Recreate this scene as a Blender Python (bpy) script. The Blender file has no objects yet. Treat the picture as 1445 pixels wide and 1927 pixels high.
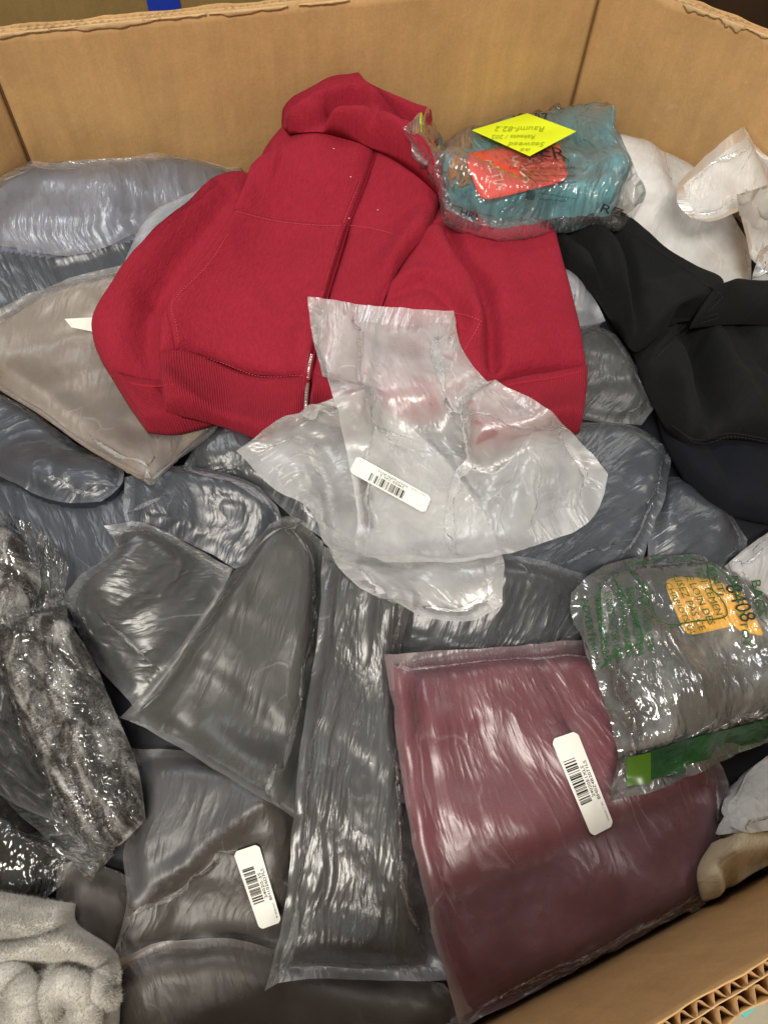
import bpy, math, random
import numpy as np
from mathutils import Matrix, Vector
R_ = math.radians
rng = np.random.default_rng(7)

# ------------------------------------------------------------------ camera, world, lamps
ZR = 1.0                       # height of the box rim above the floor
CAMH = 0.45                    # camera above the rim
FPX = 1428.0                   # focal length in photo pixels (photo is 1445 x 1927)
bz = .859; by = -math.sqrt(1-bz*bz)
CB = np.array([0, by, bz]); _rz = .0367; _c = _rz*bz/-by
CR = np.array([math.sqrt(1-_rz*_rz-_c*_c), _c, _rz]); CU = np.cross(CB, CR)
sc = bpy.context.scene
cam_d = bpy.data.cameras.new('camera'); cam = bpy.data.objects.new('camera', cam_d)
sc.collection.objects.link(cam)
cam_d.sensor_fit = 'VERTICAL'; cam_d.sensor_height = 36.0; cam_d.lens = FPX/1927*36.0
cam_d.clip_start = .02; cam_d.clip_end = 60
cam.matrix_world = Matrix(((CR[0], CU[0], CB[0], 0), (CR[1], CU[1], CB[1], 0), (CR[2], CU[2], CB[2], ZR+CAMH), (0, 0, 0, 1)))
sc.camera = cam
W = bpy.data.worlds.new('World'); sc.world = W; W.use_nodes = True
W.node_tree.nodes['Background'].inputs[0].default_value = (1.0, .93, .84, 1)
W.node_tree.nodes['Background'].inputs[1].default_value = .35
sc.view_settings.view_transform = 'Standard'; sc.view_settings.look = 'None'
sc.view_settings.exposure = 0.0; sc.view_settings.gamma = 1.0
sc.render.engine = 'CYCLES'
sc.cycles.transparent_max_bounces = 24
sc.cycles.use_adaptive_sampling = True; sc.cycles.adaptive_threshold = .04
sc.cycles.max_bounces = 5; sc.cycles.diffuse_bounces = 3; sc.cycles.glossy_bounces = 3; sc.cycles.transmission_bounces = 3

def lamp(name, loc, target, sx, sy, power, col, roll=None):
    l = bpy.data.lights.new(name, 'AREA'); l.shape = 'RECTANGLE'; l.size = sx; l.size_y = sy
    l.energy = power; l.color = col
    o = bpy.data.objects.new(name, l); sc.collection.objects.link(o)
    o.location = loc
    z = (Vector(loc)-Vector(target)).normalized()
    x = Vector(roll if roll else (1, 0, 0)); x = (x - z*x.dot(z)).normalized(); y = z.cross(x)
    o.rotation_euler = Matrix((x, y, z)).transposed().to_euler()
    return o
WD = (.886, .463, 0)           # direction of the near wall
TGT = (0, .4, .8)
# long ceiling fixtures of the warehouse: the key one behind the photographer, others further down the hall
lamp('ceiling_lamp', (-.2*2.35, .15-.98*2.35, .8+3.75), TGT, 1.5, .7, 182, (1, .93, .83), WD)
lamp('ceiling_lamp', (-1.6, 1.7, 4.6), TGT, 1.3, .25, 42, (.93, .96, 1), (.3, 1, 0))
lamp('ceiling_lamp', (2.4, 1.9, 4.6), TGT, 1.3, .25, 30, (1, .95, .88), (.3, 1, 0))

# ------------------------------------------------------------------ height map of the pile (z relative to the rim)
RES = .004; X0, X1, Y0, Y1 = -.76, .86, -.36, 1.16
NX = int((X1-X0)/RES)+1; NY = int((Y1-Y0)/RES)+1
gx = X0+np.arange(NX)*RES; gy = Y0+np.arange(NY)*RES
GX, GY = np.meshgrid(gx, gy)

def look(F, x, y):
    fx = np.clip((x-X0)/RES, 0, NX-1.001); fy = np.clip((y-Y0)/RES, 0, NY-1.001)
    ix = fx.astype(int); iy = fy.astype(int); fx = fx-ix; fy = fy-iy
    return (F[iy, ix]*(1-fx)+F[iy, ix+1]*fx)*(1-fy)+(F[iy+1, ix]*(1-fx)+F[iy+1, ix+1]*fx)*fy

def blur(F, s):
    n = max(1, s/RES); k = np.arange(-int(3*n), int(3*n)+1); w = np.exp(-k*k/(2*n*n)); w /= w.sum()
    P = np.pad(F, ((0, 0), (len(k)//2, len(k)//2)), mode='edge')
    o = np.zeros_like(F)
    for i, ww in enumerate(w): o += ww*P[:, i:i+F.shape[1]]
    P = np.pad(o, ((len(k)//2, len(k)//2), (0, 0)), mode='edge'); o2 = np.zeros_like(F)
    for i, ww in enumerate(w): o2 += ww*P[i:i+F.shape[0], :]
    return o2

def vnoise(x, y, seed):
    """smooth lattice noise in -1..1"""
    ix = np.floor(x).astype(np.int64); iy = np.floor(y).astype(np.int64); fx = x-ix; fy = y-iy
    fx = fx*fx*fx*(fx*(fx*6-15)+10); fy = fy*fy*fy*(fy*(fy*6-15)+10)
    def hsh(a, b):
        n = (a*374761393+b*668265263+seed*982451653) & 0xffffffff
        n = ((n ^ (n >> 13))*1274126177) & 0xffffffff
        n = n ^ (n >> 16)
        return (n & 0xffff)/32767.5-1
    return (hsh(ix, iy)*(1-fx)+hsh(ix+1, iy)*fx)*(1-fy)+(hsh(ix, iy+1)*(1-fx)+hsh(ix+1, iy+1)*fx)*fy

def fbm(x, y, seed, oct=3):
    o = 0; a = 1.
    for i in range(oct):
        o = o+a*vnoise(x*2**i+i*17.3, y*2**i-i*9.1, seed+i); a *= .5
    return o/1.6

def ridge(x, y, seed, oct=2):
    wx = x+.5*vnoise(x*.8, y*.8, seed+50); wy = y+.5*vnoise(x*.8+5, y*.8, seed+51)
    o = 0; a = 1.
    for i in range(oct):
        o = o+a*(1-np.abs(vnoise(wx*2**i, wy*2**i, seed+i))*2); a *= .5
    return o/1.4

def ray(p):
    p = np.atleast_2d(np.asarray(p, float))
    return ((p[:, :1]-722.5)/FPX)*CR-((p[:, 1:2]-963.5)/FPX)*CU-CB

def plane(p, z):
    d = ray(p); t = (z-CAMH)/d[:, 2]; return np.array([0, 0, CAMH])+d*t[:, None]

def march(p, Z, lift=0.):
    """where the lines of sight of photo points meet the pile surface Z"""
    d = ray(p); zs = np.linspace(.25, -.5, 500)
    t = (zs[None, :]-CAMH)/d[:, 2:3]
    x = d[:, :1]*t; y = d[:, 1:2]*t
    diff = zs[None, :]-(look(Z, x, y)+lift)
    hit = diff <= 0
    i = np.where(hit.any(1), hit.argmax(1), len(zs)-1); i = np.maximum(i, 1)
    a = np.arange(len(i)); d0 = diff[a, i-1]; d1 = diff[a, i]
    w = np.clip(d0/np.maximum(d0-d1, 1e-9), 0, 1); z = zs[i-1]+(zs[i]-zs[i-1])*w
    tt = (z-CAMH)/d[:, 2]
    return np.stack([d[:, 0]*tt, d[:, 1]*tt, z], 1)

OCT = np.array([(-.666, .42), (-.62, .05), (-.30, -.25), (.50, .163), (.70, .50), (.61, .80), (.222, 1.056), (-.466, .823)])
def inside(xy, m=.006):
    """keep points inside the eight walls"""
    xy = xy.copy()
    for i in range(8):
        a = OCT[i]; b = OCT[(i+1) % 8]; d = (b-a)/np.linalg.norm(b-a); n = np.array([-d[1], d[0]])
        s = (xy-a)@n
        bad = s < m
        xy[bad] += (m-s[bad])[:, None]*n
    return xy

H = -.225+.0*GX
H += -.075*np.clip((.45-GY)/.45, 0, 1.3)**1.2            # the load sinks towards the near wall
H += .05*np.exp(-(((GX+.02)/.16)**2+((GY-.78)/.14)**2))  # heap under the hood
H += .035*np.exp(-(((GX-.02)/.2)**2+((GY-.5)/.2)**2))
H += .04*np.exp(-(((GX-.25)/.1)**2+((GY-.93)/.12)**2))
H += .012*fbm(GX*9, GY*9, 3)
H += .05*np.exp(-(((GX+.46)/.24)**2+((GY-.82)/.16)**2)**2)
H += .03*np.exp(-(((GX-.36)/.14)**2+((GY-.95)/.12)**2))
H = H.astype(float)
H_base = H.copy()

# ------------------------------------------------------------------ mesh helpers
def link(o, parent=None):
    sc.collection.objects.link(o)
    if parent is not None: o.parent = parent
    return o

def mesh_obj(name, V, F, mats, parent=None, uv=None, smooth=True, mi=None, origin=None):
    V = np.asarray(V, float).copy()
    if parent is not None:
        org = np.zeros(3); q = parent
        while q is not None: org += np.array(q.location); q = q.parent
    else: org = np.array(origin if origin is not None else (0, 0, 0), float)
    V -= org
    me = bpy.data.meshes.new(name)
    F = np.asarray(F) if not isinstance(F, list) else F
    if isinstance(F, np.ndarray):
        n, k = F.shape
        me.vertices.add(len(V)); me.vertices.foreach_set('co', V.ravel().astype(np.float32))
        me.loops.add(n*k); me.loops.foreach_set('vertex_index', F.ravel().astype(np.int32))
        me.polygons.add(n); me.polygons.foreach_set('loop_start', np.arange(0, n*k, k, dtype=np.int32))
        me.update(calc_edges=True)
    else:
        me.from_pydata([tuple(v) for v in V], [], F)
    if uv is not None:
        l = me.uv_layers.new(name='UVMap'); vi = np.empty(len(me.loops), np.int32)
        me.loops.foreach_get('vertex_index', vi)
        l.data.foreach_set('uv', np.asarray(uv, np.float32)[vi].ravel())
    for m in (mats if isinstance(mats, (list, tuple)) else [mats]): me.materials.append(m)
    if mi is not None: me.polygons.foreach_set('material_index', np.asarray(mi, np.int32))
    if smooth: me.polygons.foreach_set('use_smooth', np.ones(len(me.polygons), bool))
    me.validate(); me.update()
    o = bpy.data.objects.new(name, me)
    if parent is None: o.location = org
    return link(o, parent)

def thing(name, label, cat, loc, group=None):
    o = bpy.data.objects.new(name, None); o.empty_display_size = .05; o.location = tuple(loc)
    o['label'] = label; o['category'] = cat
    if group: o['group'] = group
    return link(o)

def gridfaces(nv, nu, off=0, flip=False):
    i = np.arange(nv*nu).reshape(nv, nu)+off
    f = np.stack([i[:-1, :-1], i[:-1, 1:], i[1:, 1:], i[1:, :-1]], -1).reshape(-1, 4)
    return f[:, ::-1] if flip else f

def catmull(P, n):
    P = np.asarray(P, float)
    if len(P) == 2: t = np.linspace(0, 1, n)[:, None]; return P[0]*(1-t)+P[1]*t
    Q = np.vstack([2*P[0]-P[1], P, 2*P[-1]-P[-2]]); out = []
    for i in range(len(P)-1):
        p0, p1, p2, p3 = Q[i:i+4]; t = np.linspace(0, 1, 16, endpoint=False)[:, None]
        out.append(.5*((2*p1)+(-p0+p2)*t+(2*p0-5*p1+4*p2-p3)*t*t+(-p0+3*p1-3*p2+p3)*t**3))
    out = np.vstack(out+[P[-1:]])
    s = np.r_[0, np.cumsum(np.linalg.norm(np.diff(out, axis=0), axis=1))]; s /= s[-1]
    t = np.linspace(0, 1, n)
    return np.stack([np.interp(t, s, out[:, k]) for k in range(out.shape[1])], 1)

def coons(T, Rr, B, L, U, Vv):
    """T, B sampled along u; L, Rr sampled along v (world xy, 128 samples). U,V in 0..1 arrays"""
    n = len(T); s = np.linspace(0, 1, n)
    def f(C, t): return np.stack([np.interp(t, s, C[:, 0]), np.interp(t, s, C[:, 1])], -1)
    U1 = U[..., None]; V1 = Vv[..., None]
    return (1-V1)*f(T, U)+V1*f(B, U)+(1-U1)*f(L, Vv)+U1*f(Rr, Vv)-((1-U1)*(1-V1)*T[0]+U1*(1-V1)*T[-1]+(1-U1)*V1*B[0]+U1*V1*B[-1])

def raster(P, F, up=2):
    """raise height map F to the surface P[nv,nu,3]"""
    nv, nu = P.shape[:2]
    v = np.linspace(0, nv-1, (nv-1)*up+1); u = np.linspace(0, nu-1, (nu-1)*up+1)
    iv = np.minimum(v.astype(int), nv-2); iu = np.minimum(u.astype(int), nu-2); fv = (v-iv)[:, None, None]; fu = (u-iu)[None, :, None]
    Q = (P[iv][:, iu]*(1-fu)+P[iv][:, iu+1]*fu)*(1-fv)+(P[iv+1][:, iu]*(1-fu)+P[iv+1][:, iu+1]*fu)*fv
    ix = np.rint((Q[..., 0]-X0)/RES).astype(int).ravel(); iy = np.rint((Q[..., 1]-Y0)/RES).astype(int).ravel()
    ok = (ix >= 0) & (ix < NX) & (iy >= 0) & (iy < NY)
    np.maximum.at(F, (iy[ok], ix[ok]), Q[..., 2].ravel()[ok])

def settle(Hm, stiff):
    B = blur(Hm, stiff); B = B+blur(np.maximum(Hm-B, 0), stiff*.6)
    return blur(np.maximum(B, Hm-.004), .005)+.001

def segdist(x, y, C):
    best = np.full(x.shape, 1e9)
    for i in range(len(C)-1):
        ax, ay = C[i][:2]; bx, by_ = C[i+1][:2]; dx = bx-ax; dy = by_-ay; L2 = dx*dx+dy*dy+1e-12
        t = np.clip(((x-ax)*dx+(y-ay)*dy)/L2, 0, 1)
        best = np.minimum(best, (x-ax-t*dx)**2+(y-ay-t*dy)**2)
    return np.sqrt(best)

def apply_folds(P, folds, Z):
    """folds: (photo polyline, height, width[, 'sharp'])  positive = ridge, negative = valley"""
    for f in folds:
        C = march(catmull(f[0], 24), Z); d = segdist(P[..., 0], P[..., 1], C)
        if len(f) > 3 and f[3] == 'sharp': P[..., 2] += f[1]*np.exp(-d/f[2])
        elif len(f) > 3 and f[3] == 'step':      # cloth above the line stands over the cloth below it
            c0 = C[:-1, :2]; side = None
            best = np.full(P.shape[:2], 1e9); sg = np.zeros(P.shape[:2])
            for i in range(len(C)-1):
                a = C[i, :2]; b = C[i+1, :2]; dx, dy = b-a; L2 = dx*dx+dy*dy+1e-12
                t = np.clip(((P[..., 0]-a[0])*dx+(P[..., 1]-a[1])*dy)/L2, 0, 1)
                qx = P[..., 0]-a[0]-t*dx; qy = P[..., 1]-a[1]-t*dy; q = qx*qx+qy*qy
                m = q < best; best[m] = q[m]; sg[m] = np.sign((dx*qy-dy*qx)[m])
            d = np.sqrt(best)
            P[..., 2] += f[1]*np.where(sg > 0, np.exp(-d/f[2]), 0)
        else: P[..., 2] += f[1]*np.exp(-(d/f[2])**2)

def relax(P, floor, e1, e2, ang, iters, pin, roof, bend=.25, g=.0004, gap=.001):
    """small position-based cloth solver: a sheet with more length than room buckles into creases"""
    P = P.astype(np.float32); P0 = P.copy(); prev = P.copy()
    c2 = lambda a: math.cos(a)**2
    e = lambda a: e1*c2(ang-a)+e2*(1-c2(ang-a))            # spare length along direction a of the sheet
    Lu = np.linalg.norm(P[:, 1:]-P[:, :-1], axis=-1)*(1+e(0)[:, 1:]); Lv = np.linalg.norm(P[1:]-P[:-1], axis=-1)*(1+e(math.pi/2)[1:])
    Ld = np.linalg.norm(P[1:, 1:]-P[:-1, :-1], axis=-1)*(1+e(math.pi/4)[1:, 1:]); Le = np.linalg.norm(P[1:, :-1]-P[:-1, 1:], axis=-1)*(1+e(-math.pi/4)[1:, 1:])
    def con(a, b, L, k, only_short=False):
        d = b-a; l = np.sqrt((d*d).sum(-1))+1e-9; c = (l-L)/l*(.5*k)
        if only_short: c = np.minimum(c, 0)
        d *= c[..., None]; a += d; b -= d
    for it in range(iters):
        vel = (P-prev)*.93; prev = P.copy(); P += vel; P[..., 2] -= g
        for s in (0, 1):
            con(P[:, s:-1:2], P[:, s+1::2], Lu[:, s::2], .9)
            con(P[s:-1:2], P[s+1::2], Lv[s::2], .9)
        con(P[:-1:2, :-1], P[1::2, 1:], Ld[::2], .5); con(P[1:-1:2, :-1], P[2::2, 1:], Ld[1::2], .5)
        con(P[:-1:2, 1:], P[1::2, :-1], Le[::2], .5); con(P[1:-1:2, 1:], P[2::2, :-1], Le[1::2], .5)
        L2u = (Lu[:, 1:]+Lu[:, :-1])*.96; L2v = (Lv[1:]+Lv[:-1])*.96
        A = P[:, 2:]-P[:, :-2]; l = np.sqrt((A*A).sum(-1))+1e-9; c = np.minimum((l-L2u)/l, 0)*bend*.5; A *= c[..., None]; P[:, :-2] += A; P[:, 2:] -= A
        A = P[2:]-P[:-2]; l = np.sqrt((A*A).sum(-1))+1e-9; c = np.minimum((l-L2v)/l, 0)*bend*.5; A *= c[..., None]; P[:-2] += A; P[2:] -= A
        if it % 3 == 0: fl = look(floor, P[..., 0], P[..., 1])+gap
        P[..., 2] = np.minimum(np.maximum(P[..., 2], fl), fl+roof)
        P[pin] = P0[pin]
    return P.astype(float)

# ------------------------------------------------------------------ materials
def nt(name):
    m = bpy.data.materials.new(name); m.use_nodes = True; t = m.node_tree; t.nodes.clear()
    return m, t
def N(t, kind, **kw):
    n = t.nodes.new(kind)
    for k, v in kw.items():
        if k.startswith('i_'): n.inputs[k[2:].replace('_', ' ')].default_value = v
        else: setattr(n, k, v)
    return n
def coords(t, scale=(1, 1, 1), rot=0., which='UV', loc=(0, 0, 0)):
    c = N(t, 'ShaderNodeTexCoord'); m = N(t, 'ShaderNodeMapping'); m.inputs['Scale'].default_value = scale
    m.inputs['Rotation'].default_value = (0, 0, rot); m.inputs['Location'].default_value = loc
    t.links.new(c.outputs[which], m.inputs[0]); return m.outputs[0]
def noise(t, vec, scale, detail=3, rough=.5, dist=0, kind='FBM'):
    n = N(t, 'ShaderNodeTexNoise'); n.noise_type = kind
    n.inputs['Scale'].default_value = scale; n.inputs['Detail'].default_value = detail
    n.inputs['Roughness'].default_value = rough; n.inputs['Distortion'].default_value = dist
    if kind == 'RIDGED_MULTIFRACTAL': n.inputs['Offset'].default_value = .95; n.inputs['Gain'].default_value = 1.6
    t.links.new(vec, n.inputs['Vector']); return n.outputs['Fac']
def ramp(t, fac, stops):
    r = N(t, 'ShaderNodeValToRGB'); e = r.color_ramp.elements
    while len(e) < len(stops): e.new(.5)
    for k, (p, c) in enumerate(stops):
        e[k].position = p; e[k].color = c if len(c) == 4 else (*c, 1)
    t.links.new(fac, r.inputs[0]); return r.outputs[0]
def math_(t, op, a, b=None):
    n = N(t, 'ShaderNodeMath'); n.operation = op
    for i, v in enumerate((a, b)):
        if v is None: continue
        if isinstance(v, (int, float)): n.inputs[i].default_value = v
        else: t.links.new(v, n.inputs[i])
    return n.outputs[0]
def bump(t, h, dist, strength=1., normal=None):
    b = N(t, 'ShaderNodeBump'); b.inputs['Distance'].default_value = dist; b.inputs['Strength'].default_value = strength
    t.links.new(h, b.inputs['Height'])
    if normal is not None: t.links.new(normal, b.inputs['Normal'])
    return b.outputs[0]

def film_mat(name, tint=(.86, .88, .9), haze=.3, rough=.22, crinkle=1., ang=0., stretch=4., seed=0., ior=1.55, fine=1., gl=(1, 1, 1), gk=1., facet=1., hv=1., tlw=.35, crease=.16):
    m, t = nt(name); L = t.links.new
    v1 = coords(t, (1, 1/stretch, 1), ang, loc=(seed, seed*.7, 0)); v2 = coords(t, (1, 1, 1), ang+.9, loc=(seed*1.3, 0, seed)); v3 = coords(t, (1, .45, 1), ang-.5, loc=(0, seed, seed))
    # taut wrinkles: long narrow ridges, pulled one way, with a looser set across them
    nz = N(t, 'ShaderNodeTexNoise'); nz.inputs['Scale'].default_value = 9; nz.inputs['Detail'].default_value = 2; L(v2, nz.inputs['Vector'])
    mask = noise(t, v2, 15, 3, .6)
    def warped(vv, k):
        m_ = N(t, 'ShaderNodeVectorMath'); m_.operation = 'MULTIPLY_ADD'; m_.inputs[1].default_value = (k,)*3; L(nz.outputs['Color'], m_.inputs[0]); L(vv, m_.inputs[2]); return m_.outputs[0]
    a = noise(t, warped(v1, .018), 66, 2.5, .6, 0, 'RIDGED_MULTIFRACTAL'); b = noise(t, warped(v3, .014), 30, 3, .6, 0, 'RIDGED_MULTIFRACTAL')
    v = N(t, 'ShaderNodeTexVoronoi'); v.feature = 'DISTANCE_TO_EDGE'; v.inputs['Scale'].default_value = 26; L(warped(v1, .05), v.inputs['Vector'])
    r = N(t, 'ShaderNodeMapRange'); r.inputs['From Min'].default_value = 0; r.inputs['From Max'].default_value = .016; r.inputs['To Min'].default_value = 1; r.inputs['To Max'].default_value = 0; L(v.outputs['Distance'], r.inputs[0])
    k = N(t, 'ShaderNodeMapRange'); k.inputs['From Min'].default_value = .5; k.inputs['From Max'].default_value = .6; L(mask, k.inputs[0])
    ln = math_(t, 'MULTIPLY', math_(t, 'MULTIPLY', r.outputs[0], k.outputs[0]), facet)
    am = N(t, 'ShaderNodeMapRange'); am.inputs['From Min'].default_value = .32; am.inputs['From Max'].default_value = .62; am.inputs['To Min'].default_value = .25; am.inputs['To Max'].default_value = 1.25; L(mask, am.inputs[0])
    hgt = math_(t, 'ADD', math_(t, 'MULTIPLY', math_(t, 'MULTIPLY', a, am.outputs[0]), 1.), math_(t, 'ADD', math_(t, 'MULTIPLY', b, .9), math_(t, 'MULTIPLY', ln, .25)))
    n2 = bump(t, hgt, .0011*crinkle, 1); n3 = n2
    # haze varies a little where the film is doubled or scuffed
    hz = N(t, 'ShaderNodeMapRange'); L(mask, hz.inputs[0])
    hz.inputs['From Min'].default_value = .3; hz.inputs['From Max'].default_value = .72
    hz.inputs['To Min'].default_value = haze*(1-.35*hv); hz.inputs['To Max'].default_value = min(1, haze*(1+.4*hv))
    tr = N(t, 'ShaderNodeBsdfTransparent'); tr.inputs[0].default_value = (.97, .97, .97, 1)
    df = N(t, 'ShaderNodeBsdfDiffuse'); df.inputs[0].default_value = (*tint, 1); L(n2, df.inputs['Normal'])
    tl = N(t, 'ShaderNodeBsdfTranslucent'); tl.inputs[0].default_value = (*tint, 1); L(n2, tl.inputs['Normal'])
    mx = N(t, 'ShaderNodeMixShader'); mx.inputs[0].default_value = tlw; L(df.outputs[0], mx.inputs[1]); L(tl.outputs[0], mx.inputs[2])
    m1 = N(t, 'ShaderNodeMixShader'); L(math_(t, 'MINIMUM', math_(t, 'ADD', hz.outputs[0], math_(t, 'MULTIPLY', ln, crease)), 1.), m1.inputs[0]); L(tr.outputs[0], m1.inputs[1]); L(mx.outputs[0], m1.inputs[2])
    gs = N(t, 'ShaderNodeBsdfGlossy'); gs.inputs['Color'].default_value = (*gl, 1); gs.inputs['Roughness'].default_value = rough; L(n3, gs.inputs['Normal'])
    fr = N(t, 'ShaderNodeFresnel'); fr.inputs['IOR'].default_value = ior; L(n2, fr.inputs['Normal'])
    f2 = math_(t, 'MINIMUM', math_(t, 'MULTIPLY', fr.outputs[0], 1.0*gk), .7)
    m2 = N(t, 'ShaderNodeMixShader'); L(f2, m2.inputs[0]); L(m1.outputs[0], m2.inputs[1]); L(gs.outputs[0], m2.inputs[2])
    o = N(t, 'ShaderNodeOutputMaterial'); L(m2.outputs[0], o.inputs[0])
    return m

def cloth_mat(name, col, col2=None, rough=.9, weave=900., bumpd=.0003, sheen=.3, rib=None, mott=14., spec=.2):
    m, t = nt(name); L = t.links.new
    uv = coords(t); col2 = col2 or tuple(c*.8 for c in col)
    f = noise(t, uv, mott, 5, .6); cr = ramp(t, f, [(.3, col2), (.7, col)])
    w = noise(t, uv, weave, 2, .6)
    fz = ramp(t, noise(t, coords(t, (1, .25, 1)), weave*.8, 2, .7), [(.3, (.8, .8, .8)), (.7, (1.12, 1.12, 1.12))])
    mul = N(t, 'ShaderNodeMix'); mul.data_type = 'RGBA'; mul.blend_type = 'MULTIPLY'; mul.inputs['Factor'].default_value = .7
    L(cr, mul.inputs['A']); L(fz, mul.inputs['B'])
    n = bump(t, w, bumpd, 1)
    n = bump(t, noise(t, uv, 60, 4, .6), bumpd*3, .8, n)
    p = N(t, 'ShaderNodeBsdfPrincipled'); L(mul.outputs['Result'], p.inputs['Base Color'])
    if rib:
        wv = N(t, 'ShaderNodeTexWave'); wv.wave_type = 'BANDS'; wv.bands_direction = 'X'; wv.wave_profile = 'SIN'
        wv.inputs['Scale'].default_value = rib; wv.inputs['Distortion'].default_value = .6; wv.inputs['Detail Scale'].default_value = .4
        L(uv, wv.inputs['Vector']); n = bump(t, wv.outputs['Fac'], .0009, 1, n)
    p.inputs['Roughness'].default_value = rough; p.inputs['Specular IOR Level'].default_value = spec
    p.inputs['Sheen Weight'].default_value = sheen; p.inputs['Sheen Roughness'].default_value = .5
    p.inputs['Sheen Tint'].default_value = (*[min(1, c*1.5+.05) for c in col], 1)
    L(n, p.inputs['Normal']); o = N(t, 'ShaderNodeOutputMaterial'); L(p.outputs[0], o.inputs[0])
    return m

def plain_mat(name, col, rough=.6, spec=.3, metal=0., var=.0, scale=40., bumpd=0., alpha=1.):
    m, t = nt(name); L = t.links.new
    p = N(t, 'ShaderNodeBsdfPrincipled'); p.inputs['Base Color'].default_value = (*col, 1); p.inputs['Metallic'].default_value = metal
    p.inputs['Roughness'].default_value = rough; p.inputs['Specular IOR Level'].default_value = spec; p.inputs['Alpha'].default_value = alpha
    if var or bumpd:
        f = noise(t, coords(t, which='Object'), scale, 5, .6)
        if var: L(ramp(t, f, [(.3, tuple(c*(1-var) for c in col)), (.7, tuple(min(1, c*(1+var)) for c in col))]), p.inputs['Base Color'])
        if bumpd: L(bump(t, f, bumpd, 1), p.inputs['Normal'])
    o = N(t, 'ShaderNodeOutputMaterial'); L(p.outputs[0], o.inputs[0]); return m

# ------------------------------------------------------------------ items on the pile
def outline(spec, Z, lift):
    sides = []
    for s in spec:
        c = catmull(s, 96); w = march(c, Z, lift)[:, :2]
        n = 96; k = np.array([1, 2, 3, 2, 1.]); k /= k.sum()       # calm the jumps where the line of sight crosses a ledge
        for _ in range(8):
            w2 = w.copy()
            for j in range(2): w2[2:-2, j] = np.convolve(w[:, j], k, 'valid')
            w = w2
        sides.append(inside(w))
    T, Rr, B, L = sides
    for a, i, b, j in ((T, 0, L, 0), (T, -1, Rr, 0), (B, 0, L, -1), (B, -1, Rr, -1)):
        m = (a[i]+b[j])/2; a[i] = m; b[j] = m
    return T, Rr, B, L

def dil(F, k=2):
    for _ in range(k):
        F = np.maximum(np.maximum(F, np.roll(F, 1, 0)), np.maximum(np.roll(F, -1, 0), np.maximum(np.roll(F, 1, 1), np.roll(F, -1, 1))))
    return F

class Patch:
    """a sheet or pillow laid on the pile: T left-right, R top-bottom, B left-right, L top-bottom, all in photo pixels"""
    def __init__(s, T, R, B, L, thick=.03, rim=.35, rnd=.03, stiff=.02, res=.0035, lift=0., tight=False, floor=None):
        global H
        s.thick, s.rim, s.rnd, s.res = thick, rim, rnd, res
        s.Bs = settle(H, stiff)
        if tight: s.Bs = np.maximum(blur(np.maximum(s.Bs, H+.0012), .004), H+.0012)
        s.deep = None
        if floor is not None: s.deep = s.Bs; s.Bs = np.maximum(s.Bs, floor)
        s.sides = outline((T, R, B, L), s.Bs, thick*rim+lift)
        lu = max(np.linalg.norm(np.diff(c, axis=0), axis=1).sum() for c in (s.sides[0], s.sides[2]))
        lv = max(np.linalg.norm(np.diff(c, axis=0), axis=1).sum() for c in (s.sides[1], s.sides[3]))
        s.lu, s.lv = lu, lv; s.lift = lift
    def grid(s, u0=0., u1=1., v0=0., v1=1., res=None):
        r = res or s.res
        nu = max(6, int(s.lu*(u1-u0)/r)); nv = max(6, int(s.lv*(v1-v0)/r))
        U, V = np.meshgrid(np.linspace(u0, u1, nu), np.linspace(v0, v1, nv))
        xy = inside(coons(*s.sides, U, V).reshape(-1, 2)).reshape(nv, nu, 2)
        return U, V, xy
    def edge(s, xy):
        """metric distance of every grid point to the four sides of this grid"""
        du = np.linalg.norm(np.diff(xy, axis=1), axis=-1); dv = np.linalg.norm(np.diff(xy, axis=0), axis=-1)
        cu = np.pad(np.cumsum(du, 1), ((0, 0), (1, 0))); cv = np.pad(np.cumsum(dv, 0), ((1, 0), (0, 0)))
        a = np.minimum(cu, cu[:, -1:]-cu); b = np.minimum(cv, cv[-1:]-cv)
        return a*b/np.sqrt(a*a+b*b+1e-12)*1.15
    def prof(s, xy, rnd=None):
        d = np.clip(s.edge(xy)/(rnd or s.rnd), 0, 1); return np.sqrt(np.clip(1-(1-d)**2, 0, 1))

def uvof(U, V, p): return np.stack([U*p.lu, V*p.lv], -1).reshape(-1, 2)

def centroid(P): return P.reshape(-1, 3).mean(0)

def closed(P, bottom):
    """top grid + bottom grid + rim"""
    nv, nu = P.shape[:2]; V = np.vstack([P.reshape(-1, 3), bottom.reshape(-1, 3)]); n = nv*nu
    F = [gridfaces(nv, nu, 0, True), gridfaces(nv, nu, n)]
    i = np.arange(n).reshape(nv, nu)
    loop = np.concatenate([i[0, :-1], i[:-1, -1], i[-1, :0:-1], i[:0:-1, 0]]); nx = np.roll(loop, -1)
    F.append(np.stack([loop, nx, nx+n, loop+n], 1))
    return V, np.vstack(F)

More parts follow.
